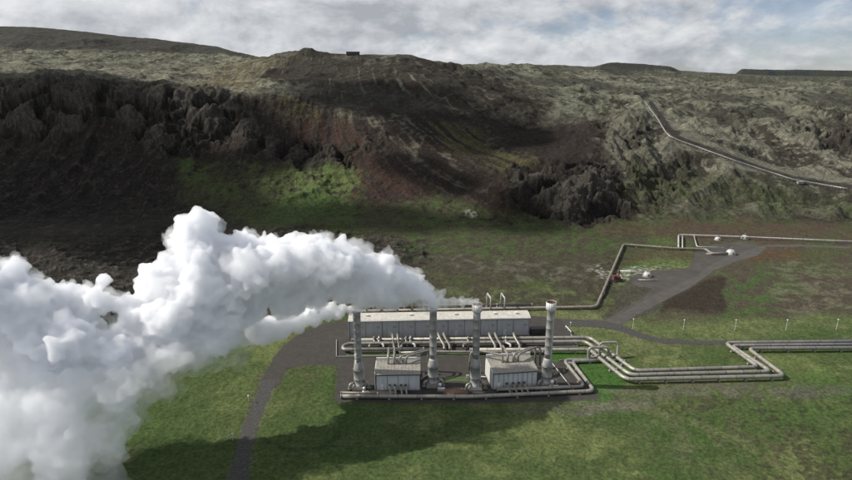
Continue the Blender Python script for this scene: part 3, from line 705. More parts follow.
# ------------------------------------------------------------------ long building
def long_building():
    A = gp(349.5, 338.5); B = gp(529.0, 335.3)
    L = (B - A).length; ang = math.atan2(B.y - A.y, B.x - A.x); h = 7.5; D = 6.0
    root = empty('long_building', A, ang); tag(root, 'long low plant building with blue-grey panelled front and pale flat roof, behind the stacks', 'building')
    mb = MB(); mb.box((L / 2, D / 2, h / 2 + .15), (L, D, h - .3)); mb.build('wall', M['wallblue'], root)
    mb = MB(); mb.box((-.12, D / 2 - .1, h / 2), (.2, D + .5, h + .2)); mb.build('end_wall', M['wallwhite'], root)
    mb = MB(); mb.box((L / 2, D / 2 - .1, .25), (L + .2, D + .5, .5)); mb.build('plinth', M['concrete'], root)
    rf = MB(); z = h + .05
    # roof: two low slopes with a rounded front edge
    sec = [(-.45, h - .22), (-.5, h + .02), (-.3, h + .22), (D * .55, h + .75), (D + .3, h + .45), (D + .3, h - .1)]
    vs = [(-.3, y, zz) for y, zz in sec] + [(L + .25, y, zz) for y, zz in sec]; n = len(sec)
    rf.add(vs, [(i, i + n, (i + 1) % n + n, (i + 1) % n) for i in range(n)] + [tuple(range(n)), tuple(range(n, 2 * n))[::-1]])
    roof = rf.build('roof', M['whiteroof'], root)
    for k in range(1, 22):
        x = L * k / 22
        mb = MB(); mb.add([(x - .05, -.32, h + .26), (x + .05, -.32, h + .26), (x + .05, D * .55, h + .80), (x - .05, D * .55, h + .80), (x - .05, -.32, h + .2), (x + .05, -.32, h + .2), (x + .05, D * .55, h + .7), (x - .05, D * .55, h + .7)],
                          [(0, 1, 2, 3), (0, 4, 5, 1), (1, 5, 6, 2), (3, 2, 6, 7), (0, 3, 7, 4)]); mb.build('roof_seam', M['whiteroof'], roof)
    for x in (L * .1, L * .34, L * .46, L * .59, L * .70, L * .81, L * .93):
        mb = MB(); mb.box((x, D * .45, h + .95), (.9, .8, .55)); mb.box((x, D * .45, h + 1.27), (1.1, 1.0, .1)); mb.build('roof_vent', M['white'], roof)
    for k in range(12):
        x = L * k / 11; x = min(max(x, .2), L - .2)
        mb = MB(); mb.box((x, -.05, h / 2 + .1), (.16, .1, h - .5)); mb.build('pilaster', M['steeld'], root)
    for k in range(11):
        x = L * (k + .5) / 11
        if k in (2, 6, 9):
            mb = MB(); mb.box((x, -.07, 1.5), (1.3, .14, 2.3)); d = mb.build('door', M['wallpale'], root)
            mb = MB(); mb.box((x + .45, -.17, 1.45), (.1, .06, .25)); mb.build('handle', M['darksteel'], d)
        mb = MB(); mb.box((x + 1.6, -.08, 4.6), (1.2, .12, .6)); mb.build('louvre', M['steel'], root)
    mb = MB(); mb.tube([(-.2, -.62, h - .08), (L, -.62, h - .08)], .13, 8); mb.build('gutter', M['steel'], root)
    return root
long_building()

# ------------------------------------------------------------------ the two sheds
def shed(name, fl, fr, W, D, H, label, roofmat, wallmat, seams):
    A = gp(*fl); B = gp(*fr); ang = math.atan2(B.y - A.y, B.x - A.x)
    root = empty(name, A, ang); tag(root, label, 'shed', 'pumping sheds between the stacks')
    L = (B - A).length
    hf, hb = H, H + .9
    mb = MB()
    for x0, x1 in ((0, L),):
        mb.add([(x0, 0, .3), (x1, 0, .3), (x1, D, .3), (x0, D, .3), (x0, 0, hf), (x1, 0, hf), (x1, D, hb), (x0, D, hb)],
               [(0, 1, 5, 4), (1, 2, 6, 5), (2, 3, 7, 6), (3, 0, 4, 7), (4, 5, 6, 7), (0, 3, 2, 1)])
    mb.build('wall', wallmat, root)
    mb = MB(); mb.box((L / 2, D / 2, .15), (L + .5, D + .5, .3)); mb.build('plinth', M['concrete'], root)
    mb = MB(); o = .35
    sec = [(-o, hf - .05), (-o, hf + .2), (D - .4, hb + .2), (D - .4, hb - .05)]
    vs = [(-o, y, z) for y, z in sec] + [(L + o, y, z) for y, z in sec]
    mb.add(vs, [(i, i + 4, (i + 1) % 4 + 4, (i + 1) % 4) for i in range(4)] + [(0, 1, 2, 3), (7, 6, 5, 4)])
    roof = mb.build('roof', roofmat, root)
    mb = MB(); mb.box((L / 2, D - .1, hb + .45), (L + .9, .35, 1.15)); mb.build('parapet', M['white'], root)
    mb = MB(); mb.box((-.5, D / 2 - .1, (hf + hb) / 4 + .35), (.22, D + .3, (hf + hb) / 2 - .2)); mb.build('side_screen', M['wallwhite'], root)
    mb = MB(); mb.box((L / 2, -o - .1, hf + .02), (L + .7, .14, .26)); mb.build('fascia', M['darksteel'], roof)
    for k in range(1, seams):
        mb = MB(); mb.box((L * k / seams, -.05, hf / 2 + .1), (.14, .1, hf - .4)); mb.build('wall_seam', M['steel'], root)
    for k in range(1, 12):
        x = L * k / 12; w = .04
        mb = MB(); mb.add([(x - w, -o, hf + .26), (x + w, -o, hf + .26), (x + w, D - .4, hb + .26), (x - w, D - .4, hb + .26), (x - w, -o, hf + .18), (x + w, -o, hf + .18), (x + w, D - .4, hb + .18), (x - w, D - .4, hb + .18)],
                          [(0, 1, 2, 3), (0, 4, 5, 1), (1, 5, 6, 2), (3, 7, 4, 0)]); mb.build('roof_rib', roofmat, roof)
    mb = MB(); mb.box((L * .12, -.07, 1.35), (1.1, .12, 2.1)); d = mb.build('door', M['white'], root)
    mb = MB(); mb.box((L * .12 + .4, -.16, 1.3), (.1, .06, .22)); mb.build('handle', M['darksteel'], d)
    return root, A, ang, L, hf, hb
S1 = shed('pump_shed', (376.8, 390.5), (419.5, 390), 0, 8.2, 5.7, 'left pumping shed with a brownish grey roof, between the first two stacks', M['greyroof'], M['wallpale'], 4)
S2 = shed('pump_shed', (493.5, 389.5), (536.3, 386.5), 0, 9.6, 5.8, 'right pumping shed with a grey sheet roof, beside the idle stack', M['greyroof'], M['wallpale'], 9)

# ------------------------------------------------------------------ pipework
saddle = MB()
saddle.box((0, 0, .15), (1.5, .9, .3)); saddle.box((-.5, 0, .5), (.16, .5, .5)); saddle.box((.5, 0, .5), (.16, .5, .5)); saddle.box((0, 0, .45), (1.1, .3, .2))
saddle0 = saddle.build('support', M['concrete']); SADDLE = saddle0.data; bpy.data.objects.remove(saddle0)
def put_support(root, p, ang, k=1.0, zg=None):
    s = bpy.data.objects.new('support', SADDLE); COL.objects.link(s); s.parent = root
    s.location = (p.x, p.y, zg if zg is not None else 0.0); s.rotation_euler = (0, 0, ang); s.scale = (k, k, k)
def pipeline(name, pts, r, label, cat='pipeline', group='steam pipelines of the works', mat=None, step=9.0, bend=2.6, n=14, sup=True, ends=True):
    """pts: list of vectors (pipe axis)"""
    root = empty(name, (0, 0, 0)); tag(root, label, cat, group)
    P = [Vector(p) for p in pts]
    o0 = P[0].copy(); o0.z = 0; root.location = o0
    P = [p - o0 for p in P]
    mb = MB(); mb.tube(P, r, n, bend=bend); run = mb.build('pipe_run', mat or M['pipe'], root)
    if sup:
        for a, b in zip(P[:-1], P[1:]):
            d = b - a; L = d.length
            if L < 5 or abs(d.z) > .35 * L: continue
            k = max(1, int(L / step)); ang = math.atan2(d.y, d.x) + math.pi / 2
            for j in range(k):
                q = a + d * ((j + .5) / k)
                if q.z - r < .1: continue
                put_support(root, q, ang, max(.45, r * 1.35), max(0.0, (q.z - r) - .78 * max(.45, r * 1.35)))
    if ends:
        for q, w in ((P[0], P[1]), (P[-1], P[-2])):
            d = (q - w).normalized(); mb = MB(); mb.tube([q - d * .25, q + d * .05], r * 1.22, n); mb.build('flange', M['steel'], root)
    return root
def Z(*t): return [gp(u, v, z) for u, v, z in t]
zP = 1.55
pipeline('steam_pipeline', Z((960, 340.5, zP), (725, 342.8, zP), (758.5, 367.0, zP), (635, 370.8, zP), (590, 337.5, zP), (352, 337.8 + 2.2, zP)), .68, 'thick steam pipeline at the back of the three, with the sharp bend nearest the road')
pipeline('steam_pipeline', Z((960, 343.6, zP), (731, 345.6, zP), (771, 371.6, zP), (630, 375.0, zP), (586, 341.5, zP), (349, 343.6, zP), (343, 346, zP), (343, 349.5, zP), (424, 349, zP)), .68, 'thick steam pipeline in the middle of the three, curling back at its left end')
pipeline('steam_pipeline', Z((960, 347.2, zP), (748, 348.4, zP), (785, 376.0, zP), (626, 379.5, zP), (597, 356, zP), (590, 349.5, zP), (470, 349.8, zP)), .68, 'thick steam pipeline in front of the others, reaching farthest at its right corner')
pipeline('feed_pipeline', Z((341, 396.2, .9), (470, 396.6, .9), (594.5, 391.0, .9), (571.5, 361.2, .9), (608, 360.2, .9)), .62, 'feed pipeline running along the very front of the works, then back round the lawn')
pipeline('feed_pipeline', Z((497, 389.6, 1.0), (585, 386.6, 1.0), (563.5, 360.0, 1.0), (588, 359.0, 1.0)), .58, 'feed pipeline running inside the front one, from the right shed round the lawn')
# tall expansion loops over the three pipelines
pipeline('expansion_loop', Z((573, 361.2, 1.0), (586, 359.6, 1.0)) + [gp(588, 358.6, 1.0) + Vector((0, 0, 0)), gp(588, 358.6, 1.0) + Vector((0, 0, 4.4)), gp(608, 358.2, 1.0) + Vector((0, 0, 4.4)), gp(608, 358.2, 1.0), gp(611, 360.5, .8)], .5, 'arched pipe loop in front of the diagonal pipelines', 'pipe loop', 'arched loops over the pipelines', bend=1.6, sup=False)
pipeline('expansion_loop', Z((584, 359.4, 1.0), (598, 356.5, 1.0)) + [gp(599, 355, 1.0), gp(599, 355, 1.0) + Vector((0, 0, 5.0)), gp(617, 354.5, 1.0) + Vector((0, 0, 5.0)), gp(617, 357, 1.0), gp(625, 361, .6)], .42, 'arched pipe loop rising behind the other beside the diagonal pipelines', 'pipe loop', 'arched loops over the pipelines', bend=1.6, sup=False)
pipeline('service_pipe', Z((560, 360, .35), (628, 361.4, .35)), .16, 'thin dark pipe lying across the lawn under the arched loops', 'pipe', 'thin service pipes', M['darksteel'], sup=False, n=8)
# pipes crossing the yard
pipeline('yard_pipeline', Z((400, 352.8, 1.2), (432, 351.5, 1.2), (486, 352.0, 1.2), (543, 351.8, 1.2)), .42, 'grey pipe crossing the yard between the sheds and the long building', 'pipe', 'smaller pipes of the yard')
pipeline('yard_pipeline', Z((421, 379, .8), (428, 374.5, .8), (437, 372.5, .8)), .3, 'short pipe from the left shed to the second stack', 'pipe', 'smaller pipes of the yard', sup=False)
pipeline('yard_pipeline', Z((341, 392.5, .7), (378, 393.5, .7)), .34, 'short brown pipe in front of the leftmost stack', 'pipe', 'smaller pipes of the yard', M['pipe_old'])
pipeline('yard_pipeline', Z((480, 376.5, .7), (494, 378, .7)), .28, 'short pipe from the right shed to the third stack', 'pipe', 'smaller pipes of the yard', sup=False)
pipeline('yard_pipeline', Z((536, 389.5, .6), (560, 388.6, .6)), .3, 'short pipe in front of the idle stack', 'pipe', 'smaller pipes of the yard')
pipeline('yard_pipeline', Z((552, 363, .5), (573, 389.5, .5)), .2, 'thin pale pipe slanting down behind the idle stack', 'pipe', 'smaller pipes of the yard', M['pipe_white'], sup=False, n=8)
# pipe stubs at the sheds
def shed_pipes(S, xs, side, us, word):
    root, A, ang, L, hf, hb = S
    Mx = Matrix.Translation(A) @ Matrix.Rotation(ang, 4, 'Z')
    for i, x in enumerate(xs):
        dirx = side[i]
        pts = [Mx @ Vector((x, 5.6, hb - .6)), Mx @ Vector((x, 5.6, hb + 2.6)), Mx @ Vector((x, 12.5, hb + 2.6)) if dirx == 0 else Mx @ Vector((x + dirx * 7.5, 9.8, hb + 2.6)), ]
        if dirx == 0: pts += [Mx @ Vector((x, 12.5, .8)), Mx @ Vector((x, 16, .8))]
        else: pts += [Mx @ Vector((x + dirx * 9.5, 11.5, hb + 1.2)), Mx @ Vector((x + dirx * 10.0, 12.0, .9))]
        mb = MB(); mb.tube([p - pts[0] for p in pts], .36, 12, bend=1.1)
        o = mb.build('roof_pipe', M['pipe_old'] if i % 2 else M['pipe']); o.location = pts[0]
        tag(o, f'{us[i]} of the four pipes bending out of the {word} shed roof', 'pipe', 'pipes bending out of the shed roofs')
ORD = ['leftmost', 'second from the left', 'third from the left', 'rightmost']
shed_pipes(S1, (3.6, 5.6, 7.4, 9.6), (0, 0, 1, 1), ORD, 'left')
shed_pipes(S2, (4.2, 6.0, 7.9, 9.6), (-1, 0, 1, 1), ORD, 'right')
def front_pipes(S, xs, word, mats):
    root, A, ang, L, hf, hb = S
    Mx = Matrix.Translation(A) @ Matrix.Rotation(ang, 4, 'Z')
    for i, x in enumerate(xs):
        p0 = Mx @ Vector((x, .3, 2.0)); p1 = Mx @ Vector((x, -1.0, 2.0)); p2 = Mx @ Vector((x + .35, -3.2, .9)); p3 = Mx @ Vector((x + .35, -4.4, .75))
        mb = MB(); mb.tube([p - p0 for p in (p0, p1, p2, p3)], .32, 12, bend=1.0)
        o = mb.build('outlet_pipe', M[mats[i]]); o.location = p0
        q = MB(); q.lathe([(.42, 0), (.42, .12)], 12, (p1.x - p0.x, p1.y - p0.y, .35)); q.box((p1.x - p0.x, p1.y - p0.y, .62), (.12, .12, .5)); q.build('valve', M['darksteel'], o)
        tag(o, f'{ORD[i]} of four curved outlet pipes at the foot of the {word} shed', 'pipe', 'outlet pipes at the feet of the sheds')
front_pipes(S1, (4.3, 5.9, 7.9, 9.4), 'left', ('pipe', 'pipe', 'pipe', 'pipe'))
front_pipes(S2, (4.2, 6.3, 8.2, 10.0), 'right', ('pipe_old', 'pipe_old', 'pipe_old', 'pipe'))
# risers from the long building down to the pipelines
def riser(pts, r, label, mat, name='riser_pipe', valve=True, bend=.8):
    P = Z(*pts); mb = MB(); mb.tube([p - P[0] for p in P], r, 12, bend=bend); o = mb.build(name, M[mat]); o.location = P[0]
    tag(o, label, 'pipe', 'pipes stepping down from the long building')
    if valve:
        q = (P[1] - P[0] + P[2] - P[0]) / 2; mb = MB(); mb.tube([q + Vector((0, 0, -.2)), q + Vector((0, 0, .9))], .12, 8); mb.lathe([(.42, .85), (.42, .95)], 12, q); mb.build('valve', M['darksteel'], o)
    return o
RS = [(392.5, 'grey riser pipe, left of the upright pair below the panels'), (397.5, 'grey riser pipe, right of the upright pair below the panels, topped in black')]
for k, (u, lb) in enumerate(RS):
    riser([(u, 334, 3.8), (u + .3, 338, 3.8), (u + 1.6, 347, .9), (u + 1.8, 352, .9)], .42, lb, 'pipe')
for k, (u, lb) in enumerate([(438, 'left of the two slanted riser pipes right of the second stack'), (443.5, 'right of the two slanted riser pipes right of the second stack'),
                             (489, 'left of the two slanted riser pipes right of the third stack'), (495, 'right of the two slanted riser pipes right of the third stack'),
                             (513.5, 'slanted riser pipe nearest the right end of the long building')]):
    riser([(u, 333.0, 3.6), (u + .8, 336, 3.4), (u + 6, 345, 1.4), (u + 6.5, 349.5, 1.2)], .46, lb, 'pipe' if k % 2 == 0 else 'pipe_old')
for k, (u, lb) in enumerate([(371, 'left zigzag pipe under the first wall panels'), (379, 'right zigzag pipe under the first wall panels'), (403, 'left zigzag pipe beside the upright pair'),
                             (410.5, 'right zigzag pipe beside the upright pair'), (465, 'zigzag pipe half hidden by the third stack'), (506, 'zigzag pipe between the slanted risers at the right')]):
    s = -1 if k % 2 == 0 else 1
    riser([(u + 3 * (k % 2 == 0), 336.5, 2.6), (u + 3 * (k % 2 == 0), 339.5, 2.4), (u + 1.5 - s * 2, 342.5, 1.6), (u + 1.5 + s * 3, 344.5, 1.5), (u + 1.5 + s * 3, 347.5, 1.2)], .36, lb, 'pipe_white' if k % 2 else 'pipe', bend=.5)
# kerb wall round the pipe trench
def low_wall(name, pts, h, t, label, mat, cat='wall', group=None):
    root = empty(name, pts[0]); tag(root, label, cat, group)
    mb = MB()
    for a, b in zip(pts[:-1], pts[1:]):
        d = b - a; m = (a + b) / 2 - pts[0]; mb.box((m.x, m.y, h / 2), (d.length + t, t, h), math.atan2(d.y, d.x))
    mb.build('wall_run', mat, root); return root
low_wall('kerb_wall', [gp(336.5, 341), gp(336.5, 357.5), gp(420, 356.3)], .5, .3, 'low concrete kerb wall round the left end of the pipe bed', M['concrete'], 'kerb wall')
low_wall('kerb_wall', [gp(545, 347.3), gp(578, 346.8), gp(571, 335)], .35, .3, 'low kerb wall at the right end of the pipe bed beside the grass', M['concrete'], 'kerb wall')
# white barrier by the yard entrance
br = empty('barrier', gp(565.5, 328)); tag(br, 'short white barrier rail at the right edge of the yard', 'barrier')
a, b = gp(565.5, 328), gp(571, 334); d = b - a
mb = MB(); mb.box(((d / 2).x, (d / 2).y, .95), (d.length, .18, .35), math.atan2(d.y, d.x)); mb.build('rail', M['white'], br)
for t in (.03, .5, .97):
    mb = MB(); mb.box((d.x * t, d.y * t, .45), (.16, .16, .9)); mb.build('post', M['white'], br)
# dark container by the end of the building
def container():
    A, B = gp(531, 335), gp(546, 334.6); root = empty('storage_container', A, math.atan2((B - A).y, (B - A).x)); L = (B - A).length
    tag(root, 'long dark storage container standing by the right end of the long building', 'container')
    mb = MB(); mb.box((L / 2, 1.2, 1.3), (L, 2.4, 2.3))
    for k in range(int(L / .5)): mb.box((.25 + k * .5, -.03, 1.3), (.2, .06, 2.1))
    mb.build('box_body', M['darksteel'], root)
    mb = MB(); mb.box((L / 2, 1.2, 2.5), (L + .1, 2.5, .08)); mb.build('lid', M['darksteel'], root)
    for x in (.6, L - .6):
        mb = MB(); mb.box((x, 1.2, .08), (.4, 2.2, .15)); mb.build('skid', M['concrete'], root)
container()

# ------------------------------------------------------------------ pipeline behind the building and its loops
pipeline('valley_pipeline', Z((352, 311.2, 1.2), (596.5, 306.8, 1.2), (623.5, 244.3, 1.4), (676, 248.4, 1.4), (706, 249.0, 1.2), (711, 253.6, 1.0), (730, 253.2, 1.0)), .62,
         'long brown pipeline passing behind the building and striking up the valley', mat=M['pipe_old'], bend=3, step=12)
pipeline('valley_pipeline', Z((352, 306.5, 1.2), (532, 304.4, 1.2)), .55, 'pipeline farthest behind the long building, under the steel loops', mat=M['pipe_old'], step=12)
LU = [(366.5, 'first'), (382.5, 'second'), (397.5, 'third'), (412.5, 'fourth'), (490.5, 'fifth'), (504.5, 'sixth')]
for u, w in LU:
    near = gp(u, 311.6, 1.2); far = gp(u - 3.6, 305.8, 1.2); up = Vector((0, 0, 6.0))
    root = empty('pipe_loop', (near.x, near.y, 0)); tag(root, f'{w} from the left of the upright pipe loops behind the long building', 'pipe loop', 'upright loops behind the long building')
    o = root.location
    mb = MB(); mb.tube([p - o for p in (near + Vector((0, 0, -.3)), near + up, far + up, far + Vector((0, 0, -.3)))], .34, 10, bend=.8); mb.build('pipe_run', M['pipe_white'], root)
    for p in (near, far):
        mb = MB(); mb.lathe([(.55, 0), (.55, .25)], 12, (p.x - o.x, p.y - o.y, 1.0)); mb.build('flange', M['steel'], root)
        mb = MB(); mb.box((p.x - o.x, p.y - o.y, .3), (1.2, 1.2, .6)); mb.build('footing', M['concrete'], root)
# small vertical fittings between the loops
for i, (u, w) in enumerate([(374, 'between the first two upright loops'), (390, 'between the second and third upright loops'), (405, 'between the third and fourth upright loops'), (424, 'right of the fourth upright loop'), (497, 'between the fifth and sixth upright loops')]):
    p = gp(u, 309.8); o = empty('valve_stand', p); tag(o, f'small grey valve stand {w}', 'valve', 'valve stands behind the long building')
    mb = MB(); mb.box((0, 0, .4), (1.3, 1.0, .8)); mb.build('base', M['concrete'], o)
    mb = MB(); mb.lathe([(.4, .8), (.4, 1.6), (.22, 1.8), (.22, 2.6), (.5, 2.65), (.5, 2.8), (.1, 2.85)], 12); mb.build('valve_body', M['steel'], o)

# ------------------------------------------------------------------ wells up the valley
def dome(u, v, r, label):
    p = gp(u, v); root = empty('wellhead_dome', p); tag(root, label, 'wellhead cover', 'wellhead covers up the valley')
    mb = MB(); mb.lathe([(r + .3, 0), (r + .3, .35)], 24); mb.build('plinth', M['concrete'], root)
    mb = MB(); mb.lathe([(r, .3), (r, .8), (r * .93, r * .5 + .5), (r * .72, r * .82 + .5), (r * .4, r * .98 + .5), (.12, r * 1.04 + .5)], 20); sh = mb.build('shell', M['shell'], root)
    mb = MB(); mb.lathe([(.22, r + .3), (.22, r + 1.5), (.3, r + 1.55), (.3, r + 1.7)], 10); mb.build('vent', M['steel'], sh)
    mb = MB(); mb.box((0, -r * .97, 1.05), (1.0, .35, 1.6)); mb.build('door', M['steel'], root)
    return root
dome(647, 276.5, 2.0, 'pale wellhead cover nearest the works, on the lower gravel')
dome(730.5, 254.5, 2.5, 'largest wellhead cover, on the upper gravel pad at the end of the pipe')
dome(717.5, 240.5, 1.8, 'small dull wellhead cover at the back of the upper gravel pad')
dome(744.5, 238.8, 1.9, 'bright white wellhead cover beside the thin valley pipe')
pipeline('well_pipe', Z((619, 270.8, 1.2), (645, 272.2, 1.2)), .35, 'pale pipe from the long pipeline to the nearest wellhead cover', 'pipe', 'thin pipes between the wells', M['pipe_white'], sup=True)
pipeline('well_pipe', Z((678.5, 248.0, 1.6), (678.5, 234.6, 1.6), (745, 236.8, 1.6), (814.5, 239.8, 1.6), (900, 243.5, 1.6)), .4, 'thin pale pipe crossing the valley to the right edge', 'pipe', 'thin pipes between the wells', M['pipe_white'], step=14)
pipeline('well_pipe', Z((682.5, 248.4, 1.3), (682.5, 235.8, 1.3)), .38, 'short pipe beside the corner of the thin valley pipe', 'pipe', 'thin pipes between the wells', M['pipe_white'])
pipeline('well_pipe', Z((694, 235.8, 1.3), (697, 246.8, 1.3), (723, 247.6, 1.3)), .3, 'bent thin pipe on the upper gravel pad', 'pipe', 'thin pipes between the wells', M['pipe_white'])
pipeline('well_pipe', Z((706, 253.8, .5), (716, 254.2, .5)), .25, 'short pale pipe lying by the largest wellhead cover', 'pipe', 'thin pipes between the wells', M['pipe_white'], sup=False)
pipeline('well_pipe', Z((638, 279.8, .4), (657, 280.2, .4)), .22, 'short pale pipe lying in front of the nearest wellhead cover', 'pipe', 'thin pipes between the wells', M['pipe_white'], sup=False)
def rig():
    p = gp(616, 281.5); root = empty('drilling_machine', p, .3); tag(root, 'dark red drilling machine standing by the long pipeline', 'machine')
    mb = MB(); mb.box((0, 0, 1.0), (4.6, 2.2, .7)); mb.build('chassis', M['darksteel'], root)
    for x in (-1.0, 1.0):
        mb = MB(); mb.tube([(-2.0, x, .5), (2.0, x, .5)], .5, 10); mb.build('track', M['darksteel'], root)
    mb = MB(); mb.box((-1.1, 0, 2.3), (1.8, 1.9, 1.9), taper=.9); cb = mb.build('cab', M['red'], root)
    mb = MB(); mb.box((-1.1, -.95, 2.7), (1.2, .08, .8)); mb.build('window', M['darksteel'], cb)
    mb = MB(); mb.box((1.0, 0, 1.9), (1.9, 1.7, 1.2)); mb.build('engine_cover', M['red'], root)
    mb = MB(); mb.box((1.6, .2, 3.6), (.35, .35, 4.8)); mb.box((1.3, .2, 3.4), (.12, .12, 4.2)); mb.build('mast', M['red'], root)
rig()
def crate(u, v, d, label, mat):
    p = gp(u, v); root = empty('equipment_box', p); tag(root, label, 'equipment box', 'small equipment boxes')
    mb = MB(); mb.box((0, 0, .1 + d[2] / 2), d); mb.build('box_body', M[mat], root)
    mb = MB(); mb.box((0, 0, d[2] + .14), (d[0] + .12, d[1] + .12, .08)); mb.build('lid', M['steel'], root)
crate(621, 280.5, (1.4, 1.2, 1.0), 'small dark box beside the red drilling machine', 'darksteel')

# white valve unit by the idle stack
def valve_unit(u, v, k, label):
    root = empty('valve_unit', gp(u, v)); tag(root, label, 'valve unit', 'white valve units by the stacks')
    mb = MB(); mb.box((0, 0, .2 * k), (3.4 * k, 1.8 * k, .4 * k)); mb.build('slab', M['concrete'], root)
    mb = MB(); mb.tube([(-1.4 * k, 0, .9 * k), (1.4 * k, 0, .9 * k)], .5 * k, 14); mb.build('tank', M['white'], root)
    mb = MB(); mb.lathe([(.4 * k, .9 * k), (.36 * k, 2.4 * k), (.6 * k, 2.45 * k), (.62 * k, 3.0 * k), (.3 * k, 3.3 * k)], 14, (-.6 * k, 0, 0)); mb.build('silencer', M['white'], root)
valve_unit(553.5, 389, 1.0, 'white valve unit with an upright silencer, right of the idle stack')
valve_unit(441.5, 390.5, .8, 'white valve unit right of the second stack, beside the soil heap')
valve_unit(365.5, 393.5, .7, 'pale valve unit at the foot of the leftmost stack')
# soil heap
def heap():
    mb = MB(); c = gp(456, 392); n = 26; m = 14; vs = []; fs = []
    for j in range(m):
        for i in range(n):
            x = (i / (n - 1) - .5) * 8.5; y = (j / (m - 1) - .5) * 4.4
            e = max(0, 1 - (x / 4.2) ** 2 - (y / 2.15) ** 2); vs.append((x, y, e ** .6 * 1.1 * (1 + .5 * float(fbm(x / 1.4, y / 1.4, 3, 5))) - .02))
    for j in range(m - 1):
        for i in range(n - 1): fs.append((j * n + i, j * n + i + 1, (j + 1) * n + i + 1, (j + 1) * n + i))
    mb.add(vs, fs, 0, True); o = mb.build('soil_heap', M['soil']); o.location = c
    tag(o, 'low heap of reddish brown soil between the second and third stacks', 'soil heap')
heap()
crate(467.5, 378, (1.0, .8, .9), 'small pale box standing alone in the middle of the yard', 'white')
crate(569.5, 364.8, (1.2, .9, .8), 'small pale box on the gravel inside the corner of the feed pipelines', 'white')

# ------------------------------------------------------------------ lamp posts
def lamp(u, v, h, label):
    p = gp(u, v); root = empty('lamp_post', p); tag(root, label, 'lamp post', 'lamp posts along the roads')
    mb = MB(); mb.lathe([(.16, 0), (.16, .6), (.09, .65), (.06, h)], 10); mb.build('pole', M['steel'], root)
    mb = MB(); mb.lathe([(.08, h - .05), (.24, h + .03), (.28, h + .2), (.18, h + .34), (.04, h + .38)], 14); mb.build('lamp_head', M['white'], root)
for i, (u, v) in enumerate([(632.5, 330), (683, 331), (734.6, 331), (785.6, 331), (836, 330.5)]):
    lamp(u, v, 4.6, ['lamp post nearest the works in the row along the side road', 'second lamp post from the left along the side road', 'middle lamp post of the five along the side road', 'second lamp post from the right along the side road', 'rightmost lamp post along the side road'][i])
lamp(233, 441, 2.2, 'short lamp post on the grass left of the main road, the nearer one')
lamp(249, 402.5, 2.2, 'short lamp post on the grass left of the main road, the farther one')
lamp(570.6, 326.5, 1.6, 'short white lamp post by the yard entrance')

# ------------------------------------------------------------------ pipeline over the hill
def hill_pipeline():
    pts = []
    for (u0, v0), (u1, v1) in zip(PIPE_LINE[:-1], PIPE_LINE[1:]):
        k = max(1, int(math.hypot(u1 - u0, v1 - v0) / 6))
        for j in range(k): pts.append(on(u0 + (u1 - u0) * j / k, v0 + (v1 - v0) * j / k))
    pts.append(on(*PIPE_LINE[-1]))
    # carry it on at an even grade over the dips
    pts = [p for p in pts if 380 < p.y < 800]
    Yf = [p.y for p in pts]; zs = [p.z for p in pts]
    sm = [(sum(zs[max(0, i - 2):i + 3]) / len(zs[max(0, i - 2):i + 3])) for i in range(len(zs))]
    ax = [Vector((p.x, p.y, max(z, q) + 1.6)) for p, z, q in zip(pts, zs, sm)]
    o0 = pts[-1]; root = empty('hill_pipeline', o0); tag(root, 'long pale pipeline zigzagging over the mossy hillside on trestles', 'pipeline')
    mb = MB(); mb.tube([a - o0 for a in ax], .62, 12); mb.build('pipe_run', M['pipe'], root)
    for i in range(0, len(ax) - 1):
        for t in (0, .5):
            q = ax[i].lerp(ax[i + 1], t); g = tz(q.x, q.y)
            if q.z - g < .8: continue
            mb = MB(); hh = q.z - g
            mb.box((0, 0, -hh / 2 - .3), (.35, .35, hh + .6)); mb.box((0, 0, -.95), (2.2, .4, .25))
            s = mb.build('trestle', M['concrete'], root); s.location = q - o0
    for (u, v, w) in ((655, 117, 'upper'), (800, 184, 'lower')):
        p = on(u, v); r2 = empty('valve_house', p); tag(r2, f'{w} small pale valve house beside the hill pipeline', 'valve house', 'valve houses on the hill pipeline')
        mb = MB(); mb.box((0, 0, 1.0), (4.6 if w == 'lower' else 4.0, 2.4, 1.6)); mb.build('wall', M['concrete'], r2)
        mb = MB(); mb.box((0, 0, 1.9), (5 if w == 'lower' else 4.4, 2.8, .2)); mb.build('roof', M['concrete'], r2)
hill_pipeline()
# hut and mast on the crest
p = on(353, 54.5); r_ = empty('hut', p); tag(r_, 'tiny dark hut on the crest of the hill', 'hut')
mb = MB(); mb.box((0, 0, 1.2), (16, 5, 3.4)); mb.build('wall', M['darksteel'], r_)
mb = MB(); mb.box((0, 0, 3.1), (17, 6, .5)); mb.build('roof', M['darksteel'], r_)
p = on(468, 60.5); r_ = empty('mast', p); tag(r_, 'thin mast on the skyline right of the summit', 'mast')
mb = MB(); mb.lathe([(.6, -1), (.4, 8), (.2, 11)], 8); mb.build('pole', M['darksteel'], r_)
mb = MB(); mb.box((0, 0, 8.5), (2.2, .4, .4)); mb.build('crossarm', M['darksteel'], r_)
